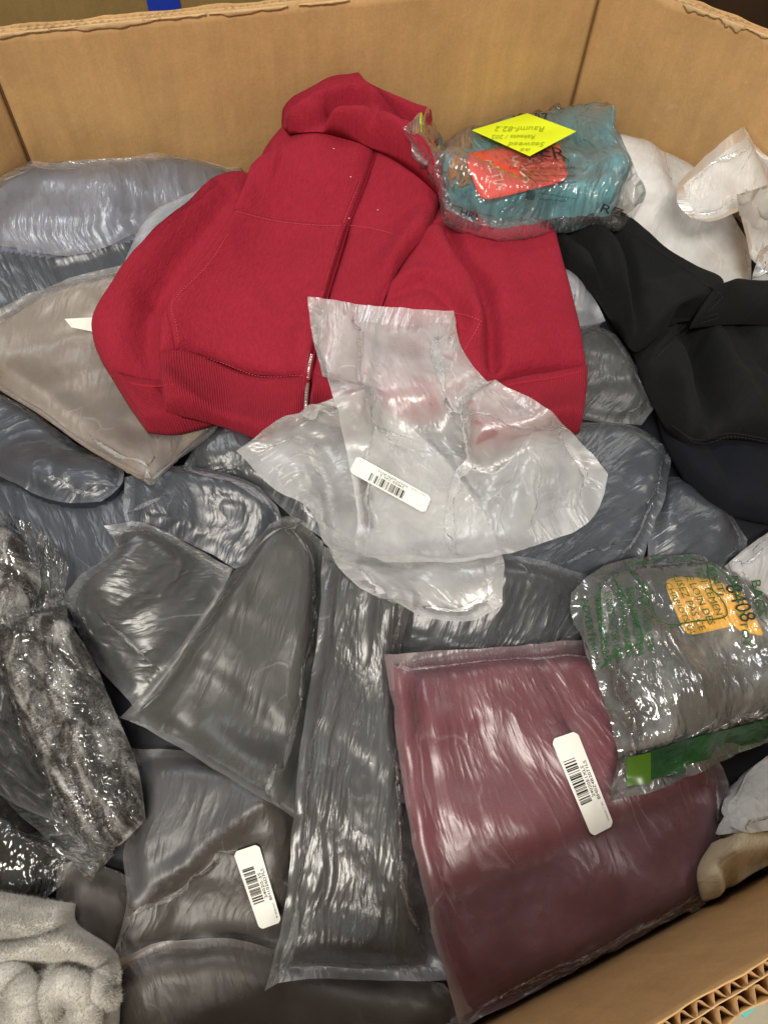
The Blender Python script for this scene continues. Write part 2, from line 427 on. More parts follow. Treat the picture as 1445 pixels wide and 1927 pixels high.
def cloth(name, p, mat, parent=None, folds=(), wr=.002, wscale=14., seed=1, aniso=(1, 1), tag=None, upd=True, extra=None, edge_curl=0.):
    """a piece of cloth with thickness; returns (object, surface)"""
    global H
    U, V, xy = p.grid(); pr = p.prof(xy)
    base = look(p.Bs, xy[..., 0], xy[..., 1])+p.lift
    z = base+p.thick*p.rim*np.where(pr > 0, 1, .6)+p.thick*(1-p.rim)*pr
    P = np.dstack([xy, z])
    if folds:
        apply_folds(P, folds, p.Bs+p.thick+p.lift)
    P[..., 2] += wr*fbm(xy[..., 0]*wscale*aniso[0], xy[..., 1]*wscale*aniso[1], seed)*(.3+.7*pr)
    P[..., 2] = np.maximum(P[..., 2], base+.0012)
    if extra: extra(P, U, V)
    bot = np.dstack([xy, np.maximum(base, P[..., 2]-max(p.thick, .004)-.01)])
    if p.deep is not None: bot[..., 2] = look(p.deep, xy[..., 0], xy[..., 1])
    bot[..., 2] = np.minimum(bot[..., 2], P[..., 2]-.001)
    Vv, F = closed(P, bot); Vv[:, 2] += ZR
    par = parent
    o = mesh_obj(name, Vv, F, mat, par, uv=np.vstack([uvof(U, V, p)]*2), origin=None if par else (*xy.mean((0, 1)), ZR+float(base.mean())))
    if tag:
        o['label'] = tag[0]; o['category'] = tag[1]
        if len(tag) > 2 and tag[2]: o['group'] = tag[2]
    if upd: raster(P, H)
    return o, P

def film(name, p, mat, parent, inner=None, e1=.05, e2=.01, ang=90., seed=1, iters=(110, 90), roof=.02, folds=(), bottom=True, ragged=0., amp=.0035, pins=True, nscale=22., bend=.25, g=.0004, maskn=True, smooth=1, edgew=.0022):
    """film draped over what is inside it and under it, buckled by its own spare length along `ang` (degrees from the u side)"""
    global H
    ar = R_(ang)
    floor = p.Bs+p.lift
    if inner is not None:
        fl = floor.copy()
        for q in inner: raster(q, fl)
        floor = np.maximum(floor, blur(dil(fl, 1), .004))
    P = None
    for k, (r, it) in enumerate(((p.res*2, iters[0]), (p.res, iters[1]))):
        U, V, xy = p.grid(res=r); pr = p.prof(xy)
        base = look(p.Bs, xy[..., 0], xy[..., 1])+p.lift
        fz = look(floor, xy[..., 0], xy[..., 1])
        mu = U*p.lu; mv = V*p.lv; ca, sa = math.cos(ar), math.sin(ar)
        a1 = mu*ca+mv*sa; a2 = -mu*sa+mv*ca
        if P is None:
            z = np.maximum(base+p.thick*(p.rim+(1-p.rim)*pr), fz+.001)
            Q = np.dstack([xy, z])
            if folds: apply_folds(Q, folds, p.Bs+p.thick+p.lift)
            an = .35 if e1 > 2.5*e2 else .8
            Q[..., 2] += amp*(fbm(a1*nscale*1.5, a2*nscale*an, seed)+.6*ridge(a1*nscale*1.8, a2*nscale*an*1.2, seed+9))*np.minimum(1, pr*1.5)
            ed_ = np.clip(1-p.edge(xy)/.012, 0, 1)
            for ax, sd in ((0, 61), (1, 62)): Q[..., ax] += edgew*ed_*fbm(xy[..., 0]*45, xy[..., 1]*45, seed+sd)
            Q[..., 2] += edgew*1.3*ed_*np.clip(fbm(xy[..., 0]*38, xy[..., 1]*38, seed+63)+.4, 0, 2)
        else:      # refine the coarse result
            nv0, nu0 = P.shape[:2]; nv, nu = U.shape
            a = np.linspace(0, nv0-1, nv); b = np.linspace(0, nu0-1, nu); ia = np.minimum(a.astype(int), nv0-2); ib = np.minimum(b.astype(int), nu0-2)
            fa = (a-ia)[:, None, None]; fb = (b-ib)[None, :, None]
            Q = (P[ia][:, ib]*(1-fb)+P[ia][:, ib+1]*fb)*(1-fa)+(P[ia+1][:, ib]*(1-fb)+P[ia+1][:, ib+1]*fb)*fa
            Q[..., 2] += amp*.25*ridge(a1*nscale*4, a2*nscale*2, seed+21, 2)*pr
        pin = np.zeros(U.shape, bool)
        if pins: pin[0] = pin[-1] = True; pin[:, 0] = pin[:, -1] = True
        else: pin[0, ::9] = True; pin[-1, ::9] = True; pin[::9, 0] = True; pin[::9, -1] = True
        nz = .45+.55*np.clip(fbm(xy[..., 0]*9, xy[..., 1]*9, seed+3)*1.6, -.7, 1) if maskn else 1+0*U
        q = 1.8*nz*(1 if k == 0 else .5)*np.clip((p.edge(xy)-.004)/.02, 0, 1)
        P = relax(Q, floor, (e1*q).astype(np.float32), (e2*q).astype(np.float32), ar, it, pin, roof, bend=bend, g=g)
    for _ in range(smooth):
        Q = P.copy(); Q[1:-1, 1:-1] = .5*P[1:-1, 1:-1]+.125*(P[:-2, 1:-1]+P[2:, 1:-1]+P[1:-1, :-2]+P[1:-1, 2:]); P = Q
    if smooth > 1: P[..., 2] = np.maximum(P[..., 2], look(floor, P[..., 0], P[..., 1])+.0012)
    if ragged:
        e = p.edge(xy); w = np.clip(1-e/.02, 0, 1)
        P[..., 0] += ragged*w*fbm(xy[..., 0]*90, xy[..., 1]*90, seed+40); P[..., 1] += ragged*w*fbm(xy[..., 0]*90, xy[..., 1]*90, seed+41)
    Vv = P.reshape(-1, 3); F = gridfaces(*P.shape[:2], 0, True); uv = uvof(U, V, p)
    if bottom:
        iv = np.unique(np.r_[np.arange(0, P.shape[0], 4), P.shape[0]-1]); iu = np.unique(np.r_[np.arange(0, P.shape[1], 4), P.shape[1]-1])
        Bt = P[iv][:, iu].copy(); fl = look(p.Bs, Bt[..., 0], Bt[..., 1])+p.lift
        inn = np.zeros(Bt.shape[:2], bool); inn[1:-1, 1:-1] = True
        Bt[..., 2] = np.where(inn, np.minimum(fl+.0006, Bt[..., 2]-.0006), Bt[..., 2])
        F = np.vstack([F, gridfaces(*Bt.shape[:2], len(Vv))]); Vv = np.vstack([Vv, Bt.reshape(-1, 3)])
        uv = np.vstack([uv, np.stack([U[iv][:, iu]*p.lu, V[iv][:, iu]*p.lv], -1).reshape(-1, 2)])
    ra = R_((seed*37) % 110-55) if seed not in (21, 22, 23) else 0      # every bag is pulled its own way
    uv = np.stack([uv[:, 0]*math.cos(ra)-uv[:, 1]*math.sin(ra), uv[:, 0]*math.sin(ra)+uv[:, 1]*math.cos(ra)], 1)+seed*.37
    Vv = Vv.copy(); Vv[:, 2] += ZR
    o = mesh_obj(name, Vv, F, mat, parent, uv=uv)
    raster(P, H)
    return o, P

def bag(label, T, R, B, L, garment, filmm, thick=.035, inset=(.012, .988, .012, .988), cf=(), ff=(), e1=.07, e2=.012, ang=90., seed=1, rim=.3, rnd=.03,
        crnd=.02, stiff=.022, res=.003, iters=(110, 90), cwr=.004, cws=16., roof=.02, group='bagged garments heaped in the box', amp=.0045, name='bagged_garment', cat='bagged garment', cres=.005, caniso=(1, 1), inner_name='garment', bend=.16, nscale=32., layer=.0055, split=None):
    global H
    thick *= .85
    p = Patch(T, R, B, L, thick, rim, rnd, stiff, res)
    xyc = p.grid(res=.03)[2]; c = xyc.mean((0, 1)); zb = float(look(p.Bs, xyc[..., 0], xyc[..., 1]).mean())
    root = thing(name, label, cat, (c[0], c[1], ZR+zb), group)
    U, V, xy = p.grid(*inset, res=cres)
    pr = p.prof(xy, crnd); base = look(p.Bs, xy[..., 0], xy[..., 1])
    dd = np.clip(p.edge(xy)/(crnd*1.15), 0, 1); pr = dd*dd*(3-2*dd)
    Pc = np.dstack([xy, base+.002+(thick*.9)*(.03+.97*pr)])
    if cf: apply_folds(Pc, cf, p.Bs+thick)
    Pc[..., 2] += cwr*fbm(xy[..., 0]*cws*caniso[0], xy[..., 1]*cws*caniso[1], seed+70)*pr
    rs = random.Random(seed*7+1)              # the folded layers of the garment
    for _ in range(3):
        a = rs.choice((0, 90, 90))+rs.uniform(-14, 14); c = rs.uniform(.2, .8); s_ = ((U-.5)*math.cos(R_(a))+(V-.5)*math.sin(R_(a))+.5-c)*(p.lv if a > 45 else p.lu)+.004*fbm(xy[..., 0]*20, xy[..., 1]*20, seed+_)
        Pc[..., 2] -= layer*rs.uniform(.5, 1.2)/(1+np.exp(np.clip(-s_/.0022, -40, 40)))*pr
    Pc[..., 2] = np.maximum(Pc[..., 2], base+.002)
    o, P = film('plastic_bag', p, filmm, root, [Pc], e1, e2, ang, seed, iters, roof, ff, amp=amp, bend=bend, nscale=nscale)
    top = np.full(H.shape, -9.); raster(P, top); top[top < -5] = H[top < -5]   # the garment stays under its film
    lo = top.copy()
    for dy in (-1, 0, 1):
        for dx in (-1, 0, 1): lo = np.minimum(lo, np.roll(np.roll(top, dy, 0), dx, 1))
    Pc[..., 2] = np.minimum(Pc[..., 2], look(lo, xy[..., 0], xy[..., 1])-.001)
    for _ in range(5):
        z = Pc[..., 2].copy(); z[1:-1, 1:-1] = (z[1:-1, 1:-1]*2+z[:-2, 1:-1]+z[2:, 1:-1]+z[1:-1, :-2]+z[1:-1, 2:])/6; Pc[..., 2] = z
    Pc[..., 2] = np.minimum(Pc[..., 2], look(top, xy[..., 0], xy[..., 1])-.0008)
    bot = np.dstack([xy, np.minimum(base+.0013, Pc[..., 2]-.0005)])
    Vv, F = closed(Pc, bot); Vv[:, 2] += ZR
    mi = None; mats = [garment]
    if split:      # a second fabric folded over the first, beyond the given line
        C = march(catmull(split[0], 30), p.Bs+thick)[:, :2]; cen = Vv[F].mean(1); best = np.full(len(cen), 1e9); sg = np.zeros(len(cen))
        for i in range(len(C)-1):
            a = C[i]; dx, dy = C[i+1]-a; t = np.clip(((cen[:, 0]-a[0])*dx+(cen[:, 1]-a[1])*dy)/(dx*dx+dy*dy+1e-12), 0, 1)
            qx = cen[:, 0]-a[0]-t*dx; qy = cen[:, 1]-a[1]-t*dy; q = qx*qx+qy*qy; m = q < best; best[m] = q[m]; sg[m] = (dx*qy-dy*qx)[m]
        mi = (sg > 0).astype(int); mats.append(split[1])
    mesh_obj(inner_name, Vv, F, mats, root, uv=np.vstack([uvof(U, V, p)]*2), mi=mi)
    return root, P, p

def decal(name, quad, polys, mat, parent, lift=.0008, Z=None, sm=.004, cell=None, thick=0.):
    """flat print or a sticker laid on the surface under it. quad: photo corners (tl,tr,br,bl); polys: (verts 0..1, faces)"""
    Z = blur(H, sm) if Z is None else Z
    V, F = polys; V = np.asarray(V, float); q = np.asarray(quad, float)
    u = V[:, :1]; v = V[:, 1:2]
    px = (q[0]*(1-u)+q[1]*u)*(1-v)+(q[3]*(1-u)+q[2]*u)*v
    P = march(px, Z, lift); P[:, 2] += ZR
    return mesh_obj(name, P, F, mat, parent, smooth=False)

def card(name, quad, mat, parent, lift, Z, nu=16, nv=10, rnd=.08):
    """a thin card or sticker inside a packet: returns its grid so that the film can lie over it"""
    U, V = np.meshgrid(np.linspace(-1, 1, nu), np.linspace(-1, 1, nv)); k = np.maximum(np.abs(U), np.abs(V))
    n = (np.abs(U)**7+np.abs(V)**7)**(1/7)+1e-9; f = np.where(n > 0, k/n, 1); f = 1-(1-f)*(k**2)
    U = (U*f+1)/2; V = (V*f+1)/2; u = U.reshape(-1, 1); v = V.reshape(-1, 1); q = np.asarray(quad, float)
    P = march((q[0]*(1-u)+q[1]*u)*(1-v)+(q[3]*(1-u)+q[2]*u)*v, Z, lift).reshape(nv, nu, 3)
    Bt = P.copy(); Bt[..., 2] -= .0005; Vv, F = closed(P, Bt); Vv[:, 2] += ZR
    mesh_obj(name, Vv, F, mat, parent, smooth=False); return P

def sheet_polys(nu=14, nv=6, rnd=.0, asp=1.):
    U, V = np.meshgrid(np.linspace(0, 1, nu), np.linspace(0, 1, nv))
    if rnd:   # pull the corners in
        for (a, b) in ((0, 0), (0, -1), (-1, 0), (-1, -1)):
            U[a, b] += rnd*(1 if b == 0 else -1); V[a, b] += rnd*asp*(1 if a == 0 else -1)
    return np.stack([U.ravel(), V.ravel()], 1), gridfaces(nv, nu, 0, True)

def text_polys(s, u0, u1, v0, v1, up=False, mirror=False, font=None, shear=0., rot=False):
    cu = bpy.data.curves.new('t', 'FONT'); cu.body = s; cu.resolution_u = 2; cu.shear = shear; cu.space_line = 1.0
    o = bpy.data.objects.new('t', cu); sc.collection.objects.link(o); bpy.context.view_layer.update()
    me = o.to_mesh(); V = np.array([v.co[:2] for v in me.vertices]); F = [list(p.vertices) for p in me.polygons]
    o.to_mesh_clear(); bpy.data.objects.remove(o); bpy.data.curves.remove(cu)
    V -= V.min(0); V /= np.maximum(V.max(0), 1e-6); V[:, 1] = 1-V[:, 1]
    if rot: V = np.stack([1-V[:, 1], V[:, 0]], 1)      # reads downwards
    if up: V = 1-V
    if mirror: V[:, 0] = 1-V[:, 0]
    return np.stack([u0+V[:, 0]*(u1-u0), v0+V[:, 1]*(v1-v0)], 1), F

def merge(pl):
    Vs = []; Fs = []; n = 0
    for V, F in pl:
        Vs.append(V); Fs += [[i+n for i in (f.tolist() if hasattr(f, 'tolist') else f)] for f in F]; n += len(V)
    return np.vstack(Vs), Fs

def bar_polys(u0, u1, v0, v1, seed):
    r = random.Random(seed); x = 0.; V = []; F = []
    tot = 46; ws = [r.choice((1, 1, 2, 3)) for _ in range(tot)]; s = sum(ws); x = 0
    for i, w in enumerate(ws):
        if i % 2 == 0 and not (3 < i < 6):
            a = u0+(u1-u0)*x/s; b = u0+(u1-u0)*(x+w)/s; k = len(V); V += [(a, v0), (b, v0), (b, v1), (a, v1)]; F.append([k, k+1, k+2, k+3])
        x += w
    return np.array(V), F

# ------------------------------------------------------------------ the box and what is around it
def card_mat(name, col, tr=0.):
    m, t = nt(name); L = t.links.new
    v = coords(t, which='Object'); vs = coords(t, (1, 1, .12), which='Object')
    f = noise(t, v, 9, 6, .62); g = noise(t, vs, 75, 3, .6); sp = noise(t, v, 330, 3, .7)
    cr = ramp(t, f, [(.28, tuple(c*.84 for c in col)), (.52, col), (.75, tuple(min(1, c*1.1) for c in col))])
    g2 = ramp(t, g, [(.3, (.93, .93, .92)), (.7, (1.05, 1.05, 1.05))]); s2 = ramp(t, sp, [(.3, (.93, .92, .9)), (.68, (1.05, 1.05, 1.06))])
    a = N(t, 'ShaderNodeMix'); a.data_type = 'RGBA'; a.blend_type = 'MULTIPLY'; a.inputs['Factor'].default_value = 1; L(cr, a.inputs['A']); L(g2, a.inputs['B'])
    b = N(t, 'ShaderNodeMix'); b.data_type = 'RGBA'; b.blend_type = 'MULTIPLY'; b.inputs['Factor'].default_value = 1; L(a.outputs['Result'], b.inputs['A']); L(s2, b.inputs['B'])
    # handling stains and pale scuffs
    sc_ = ramp(t, noise(t, v, 26, 5, .7, 1.5), [(.62, (0, 0, 0)), (.72, (1, 1, 1))])
    c = N(t, 'ShaderNodeMix'); c.data_type = 'RGBA'; L(math_(t, 'MULTIPLY', sc_, .22), c.inputs['Factor']); c.inputs['B'].default_value = (.66, .5, .32, 1)
    st_ = N(t, 'ShaderNodeMix'); st_.data_type = 'RGBA'; L(math_(t, 'MULTIPLY', ramp(t, noise(t, v, 4.2, 7, .72, .6), [(.5, (0, 0, 0)), (.66, (1, 1, 1))]), .3), st_.inputs['Factor']); L(b.outputs['Result'], st_.inputs['A']); st_.inputs['B'].default_value = (*[c_*.6 for c_ in col], 1); L(st_.outputs['Result'], c.inputs['A'])
    p = N(t, 'ShaderNodeBsdfPrincipled'); L(c.outputs['Result'], p.inputs['Base Color']); p.inputs['Roughness'].default_value = .72; p.inputs['Specular IOR Level'].default_value = .25
    n = bump(t, g, .0006, 1); n = bump(t, f, .006, .5, n); L(n, p.inputs['Normal'])
    o = N(t, 'ShaderNodeOutputMaterial'); L(p.outputs[0], o.inputs[0]); return m
CARD = card_mat('kraft_cardboard', (.56, .342, .148)); EDGE = card_mat('torn_kraft_edge', (.60, .41, .21)); FLU = card_mat('shaded_flute_kraft', (.42, .26, .12)); DARKCARD = card_mat('shaded_kraft', (.34, .2, .085))  # flute kraft is darkened to stand for shade inside the holes
box = thing('cardboard_box', 'large eight-sided brown corrugated cardboard box holding all the clothes', 'cardboard box', (.05, .4, 0))
NRM = []
def off_poly(d):
    out = []
    for i in range(8):
        a0 = OCT[i-1]; a = OCT[i]; b = OCT[(i+1) % 8]
        n0 = np.array([(a-a0)[1], -(a-a0)[0]]); n0 /= np.linalg.norm(n0); n1 = np.array([(b-a)[1], -(b-a)[0]]); n1 /= np.linalg.norm(n1)
        m = n0+n1; out.append(a+m*d/(1+n0@n1))
    return np.array(out)
def strip(name, A, Bp, thick, seed, mat, parent, wob=.0015, step=.006, tear=0., z0=.02, drop=0.):
    """a liner sheet of the board, its upper edge a little uneven"""
    L = np.linalg.norm(Bp-A); n = int(L/step)+2; t = np.linspace(0, 1, n); d = (Bp-A)/L; nn = np.array([d[1], -d[0]])
    xy = A+(Bp-A)*t[:, None]; s = t*L*90
    ztop = ZR-drop+wob*fbm(s*.35+seed*7.7, s*0+seed, seed)-tear*np.clip(fbm(s*.12+seed*3, s*0, seed+5)-.25, 0, 1)
    zs = [lambda z: z0+0*z, lambda z: z-.06, lambda z: z-.012, lambda z: z]
    rows = []
    for k, f in enumerate(zs):
        w = (.0 if k < 3 else 1.)*.0012*fbm(s*.5, s*0+4, seed+8)
        rows.append(np.column_stack([xy+nn*(w[:, None] if hasattr(w, 'shape') else w), f(ztop)]))
    P1 = np.array(rows); P2 = P1.copy(); P2[..., :2] += nn*thick
    V, F = closed(P1, P2); return mesh_obj(name, V, F, mat, parent, smooth=False)
def flutes(A, Bp, d0, d1, pitch, seed, parent, mat):
    L = np.linalg.norm(Bp-A); d = (Bp-A)/L; nn = np.array([d[1], -d[0]]); k = int(L/pitch*2); per = 4
    t = np.arange(k*per+1)/(k*per)*L; ph = (t/pitch*2) % 2; tri = 1-np.abs(ph-1); tri = np.clip((tri-.5)*1.25+.5, .04, .96)
    tri = .5-.5*np.cos(tri*math.pi)
    xy = A+d*t[:, None]+nn*(d0+(d1-d0)*tri)[:, None]
    zt = ZR-.0012+.0014*fbm(t*70, t*0, seed)
    rows = [np.column_stack([xy, zt*0+ZR-.25]), np.column_stack([xy, zt-.008]), np.column_stack([xy+nn*(.0006*fbm(t*160, t*0+3, seed))[:, None], zt])]
    P1 = np.array(rows); P2 = P1.copy(); P2[..., :2] += nn*.0006
    V, F = closed(P1, P2); return mesh_obj('corrugated_layer', V, F, mat, parent, smooth=False)
for i in range(8):
    A, Bp = OCT[i], OCT[(i+1) % 8]; L = np.linalg.norm(Bp-A); d = (Bp-A)/L
    near = i == 2; far = i in (6, 7, 5)
    wl = strip('wall_panel', A+d*.0008, Bp-d*.0008, .0009, i, CARD, box, wob=.0008 if near else .0022, tear=0 if near else .004)
    th = .0068 if near else .005; pt = .0105 if near else .0085
    flutes(A, Bp, .001, th, pt, i*3, wl, FLU)
    strip('middle_liner', A, Bp, .0006, i+20, EDGE, wl, wob=.001, z0=ZR-.25, step=.01).location = (0, 0, 0)
    o = wl.children[-1]; nn = np.array([d[1], -d[0]])
    o.data.transform(Matrix.Translation((nn[0]*(th+.0002), nn[1]*(th+.0002), -.0006)))
    flutes(A+nn*(th+.001), Bp+nn*(th+.001), 0, th, pt*1.08, i*3+1, wl, FLU)
    o = strip('outer_liner', A, Bp, .0009, i+40, CARD, wl, wob=.003 if near else .002, tear=.012 if near else .003)
    o.data.transform(Matrix.Translation((nn[0]*(2*th+.0014), nn[1]*(2*th+.0014), 0)))
    # scored fold between the panels: its shadow strip comes below
# peeled bits of liner along the far rims
def peel(px, w, h, seed):
    for q in (0,):
        c = plane([px], -.006)[0]
        best = min(range(8), key=lambda i: abs(np.cross((OCT[(i+1) % 8]-OCT[i])/np.linalg.norm(OCT[(i+1) % 8]-OCT[i]), c[:2]-OCT[i])))
        A = OCT[best]; B_ = OCT[(best+1) % 8]; d = (B_-A)/np.linalg.norm(B_-A); inn = np.array([-d[1], d[0]])
        s0 = (c[:2]-A)@d; nu, nv = 22, 6; u = np.linspace(-.5, .5, nu); v = np.linspace(0, 1, nv); U, V = np.meshgrid(u, v)
        hh = h*(.55+.45*fbm(U*5, U*0+seed, seed))*(1-(2*np.abs(U))**4)
        xy = A+d*(s0+U*w)[..., None]+inn*(.0016+.0012*np.sin(V*3)+.0007*fbm(U*9, V*3, seed))[..., None]
        P = np.dstack([xy, ZR-.0005-V*np.maximum(hh, .001)]); Q = P.copy(); Q[..., :2] -= inn*.0008
        Vv, F = closed(P, Q); mesh_obj('peeled_liner', Vv, F, EDGE, box, smooth=False)
for k, (px, w, h) in enumerate([((60, 62), .10, .008), ((200, 48), .12, .010), ((330, 40), .07, .006), ((470, 30), .09, .008), ((610, 12), .06, .006), ((1330, 20), .05, .010), ((1385, 42), .035, .014), ((1440, 66), .05, .006)]): peel(px, w, h, k)
# scored fold lines of the box corners: thin dark strips, crease shadow put in as colour
FOLD_SHADE = plain_mat('fold_shadow_line', (.16, .085, .035), .9, .1)
for i in (6, 7):
    a = OCT[i]; V = []; q = []
    c = np.array([0., .45])-a; c /= np.linalg.norm(c); s = np.array([-c[1], c[0]])
    for z in (ZR-.012, ZR-.5):
        for u in (-1, 1): V.append((*(a+c*.0012+s*u*.0013), z))
    mesh_obj('fold_shadow_strip', V, [[0, 1, 3, 2]], FOLD_SHADE, box, smooth=False)

# ground and neighbours
def floor_mat():
    m, t = nt('concrete'); L = t.links.new; v = coords(t, which='Object')
    p = N(t, 'ShaderNodeBsdfPrincipled'); L(ramp(t, noise(t, v, 6, 8, .65), [(.3, (.40, .37, .27)), (.7, (.52, .48, .36))]), p.inputs['Base Color']); p.inputs['Roughness'].default_value = .5
    L(bump(t, noise(t, v, 90, 4, .6), .002, .5), p.inputs['Normal'])
    o = N(t, 'ShaderNodeOutputMaterial'); L(p.outputs[0], o.inputs[0]); return m
g = mesh_obj('floor', [(-9, -9, 0), (9, -9, 0), (9, 9, 0), (-9, 9, 0)], [[0, 1, 2, 3]], floor_mat(), smooth=False); g['kind'] = 'structure'
# second box behind, with a blue strap
nb = thing('cardboard_box', 'olive brown cardboard box with a blue strap, standing behind the full box', 'cardboard box', (-.4, 1.75, 0))
OL = card_mat('dull_kraft', (.27, .185, .07))
def slab(name, a, b, z0, z1, th, mat, parent=None, **k):
    a = np.array(a, float); b = np.array(b, float); d = (b-a)/np.linalg.norm(b-a); n = np.array([-d[1], d[0]])*th
    V = [(*a, z0), (*b, z0), (*(b+n), z0), (*(a+n), z0), (*a, z1), (*b, z1), (*(b+n), z1), (*(a+n), z1)]
    return mesh_obj(name, V, [[0, 3, 2, 1], [4, 5, 6, 7], [0, 1, 5, 4], [1, 2, 6, 5], [2, 3, 7, 6], [3, 0, 4, 7]], mat, parent, smooth=False, **k)
nA = np.array([-1.5, .98]); nB = np.array([.46, 1.6])
slab('wall_panel', nA, nB, 0, .99, .015, OL, nb); nn_ = np.array([-.3015, .9535])*1.0
slab('wall_panel', nB, nB+nn_, 0, .99, .015, OL, nb); slab('wall_panel', nB+nn_, nA+nn_, 0, .99, .015, OL, nb); slab('wall_panel', nA+nn_, nA, 0, .99, .015, OL, nb)
BLUE = plain_mat('blue_strap_plastic', (.012, .045, .42), .45, .4)
def on_line(px):
    dd = ray([px])[0]; n = np.array([-(nB-nA)[1], (nB-nA)[0]]); t = ((nA)@n)/(dd[:2]@n); return dd*t
p0, p1 = on_line((277, 5)), on_line((339, 5)); d_ = (nB-nA)/np.linalg.norm(nB-nA); o_ = np.array([d_[1], -d_[0]])*.003
slab('blue_strap', p0[:2]+o_, p1[:2]+o_, 0, .992, .0025, BLUE, nb)
# pallet box further right, shadow of the gap put into its colour
db = thing('storage_crate', 'crate coloured dark for the shadow beyond the right corner of the box', 'crate', (1.1, 1.9, 0))
DK = plain_mat('shadow_brown_board', (.035, .018, .008), .8, .2, var=.3, scale=8)
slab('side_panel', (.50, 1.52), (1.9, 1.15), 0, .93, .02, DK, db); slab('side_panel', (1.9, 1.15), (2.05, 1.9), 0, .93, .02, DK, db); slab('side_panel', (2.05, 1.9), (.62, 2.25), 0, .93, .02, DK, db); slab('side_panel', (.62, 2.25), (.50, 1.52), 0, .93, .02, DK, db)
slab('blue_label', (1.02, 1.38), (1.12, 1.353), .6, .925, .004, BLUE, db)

# ------------------------------------------------------------------ the load
NAVY = cloth_mat('navy_fleece', (.018, .022, .034), rough=.95); NAVY2 = cloth_mat('dark_navy_cotton', (.022, .028, .042))
CHAR = cloth_mat('charcoal_cotton', (.026, .026, .026)); CHAR2 = cloth_mat('dark_olive_grey_cotton', (.032, .031, .028)); BRN = cloth_mat('dark_brown_cotton', (.032, .025, .019))
TAN = cloth_mat('taupe_cotton', (.27, .215, .165), (.2, .165, .135), mott=8); SLATE = cloth_mat('slate_blue_cotton', (.15, .16, .22), (.11, .12, .17))
MAR = cloth_mat('maroon_cotton', (.16, .009, .024), (.12, .007, .018)); WHT = cloth_mat('white_cotton', (.72, .72, .7), (.62, .62, .6))
F_GREY = film_mat('frosted_film', (.64, .66, .67), .10, .34, .62, .1, 5, 0, gk=1.1)
F_SILV = film_mat('frosted_silvery_film', (.66, .67, .68), .105, .31, .8, .75, 7, 21, gk=1.15)
F_GREY2 = film_mat('frosted_film_smooth', (.61, .6, .57), .082, .40, .26, 1.35, 6, 3, gk=.8)
F_BLUE = film_mat('cool_frosted_film', (.60, .67, .76), .09, .33, .6, 1.1, 4, 5, gk=1.)
F_WHITE = film_mat('milky_film', (.84, .87, .93), .34, .34, .6, .5, 4, 8, gk=.8)
F_BRN = film_mat('dull_frosted_film', (.56, .52, .48), .09, .40, .32, 2.2, 4, 2, gk=.7)
F_TAN = film_mat('dull_film_over_taupe', (.7, .67, .62), .18, .38, .35, 2.6, 5, 2, gk=.8)
F_CLEAR = film_mat('clear_cellophane', (.8, .82, .8), .02, .1, 1.3, .5, 2, 6, gk=1.6)
F_PINK = film_mat('frosted_film_over_maroon', (.78, .60, .66), .10, .35, .55, 2.3, 6, 4, gk=1.15)
F_TORN = film_mat('crumpled_milky_film', (.99, .99, .98), .33, .27, .5, .4, 2, 9, hv=1.2, tlw=.5, gk=.95, crease=.25)

# deepest layer: packed bags of which only folds show in the gaps, coloured near-black to deepen their shade
hp = Patch([(-500, 250), (700, 120), (2100, 250)], [(2100, 250), (2200, 1000), (2000, 2000)], [(-500, 2300), (700, 2300), (2000, 2000)], [(-500, 250), (-600, 1000), (-500, 2300)], .01, .3, .05, .03, .008, lift=-.016)
o, P = cloth('underlying_bags', hp, cloth_mat('dark_bagged_cloth', (.014, .015, .02), rough=.6, spec=.3, sheen=0), None, wr=.008, wscale=16, seed=5, upd=False)
o['kind'] = 'stuff'; o['label'] = 'dark navy bagged clothes packed underneath, seen only in the gaps'; o['category'] = 'clothes'

# --- upper left: navy garment in milky bag against the back wall
r0, _, _ = bag('milky plastic bag over folded slate blue garment, upper left corner',
    [(-80, 318), (0, 312), (200, 300), (330, 288), (445, 286)], [(445, 286), (455, 340), (430, 440), (400, 540)],
    [(-80, 640), (20, 625), (200, 600), (400, 540)], [(-80, 318), (-85, 470), (-80, 640)], NAVY2, F_BLUE, .04, (.02, .98, .04, .98), cres=.002, split=([(-120, 472), (0, 467), (120, 482), (250, 442), (460, 380)], SLATE),
    cf=[([(-80, 470), (0, 465), (120, 482), (250, 440), (420, 400)], .008, .008, 'step'), ([(-80, 400), (100, 415), (250, 395), (400, 360)], .004, .006, 'step')],
    ff=[([(0, 465), (90, 487), (170, 478), (250, 442)], .004, .004, 'sharp')], e1=0.05, e2=0.020, ang=90, seed=2, roof=.02)
# milky flap of the upper left bag, doubled over its top
p = Patch([(-80, 318), (0, 312), (200, 300), (330, 288), (445, 286)], [(445, 286), (453, 330), (432, 380)], [(-80, 470), (0, 463), (100, 483), (175, 476), (255, 440), (340, 410), (432, 380)], [(-80, 318), (-85, 400), (-80, 470)], .012, .3, .02, .01, .0028, tight=True)
film('bag_flap', p, film_mat('milky_flap', (.88, .91, .96), .17, .24, 1., .2, 3, 18), r0, None, .03, .01, 90, 121, (110, 90), .015, [([(120, 330), (160, 400)], .003, .003, 'sharp'), ([(20, 315), (25, 380), (0, 430)], .005, .003, 'sharp'), ([(130, 345), (165, 395), (190, 350)], .003, .003, 'sharp')], bottom=False, amp=.004)
bag('pale blue film corner of a bag poking out left of the red hoodie',
    [(300, 400), (380, 355), (450, 330)], [(450, 330), (500, 400), (480, 480)], [(215, 560), (330, 540), (480, 480)], [(300, 400), (250, 460), (215, 560)],
    cloth_mat('pale_blue_cotton', (.2, .25, .28)), F_WHITE, .03, seed=3)
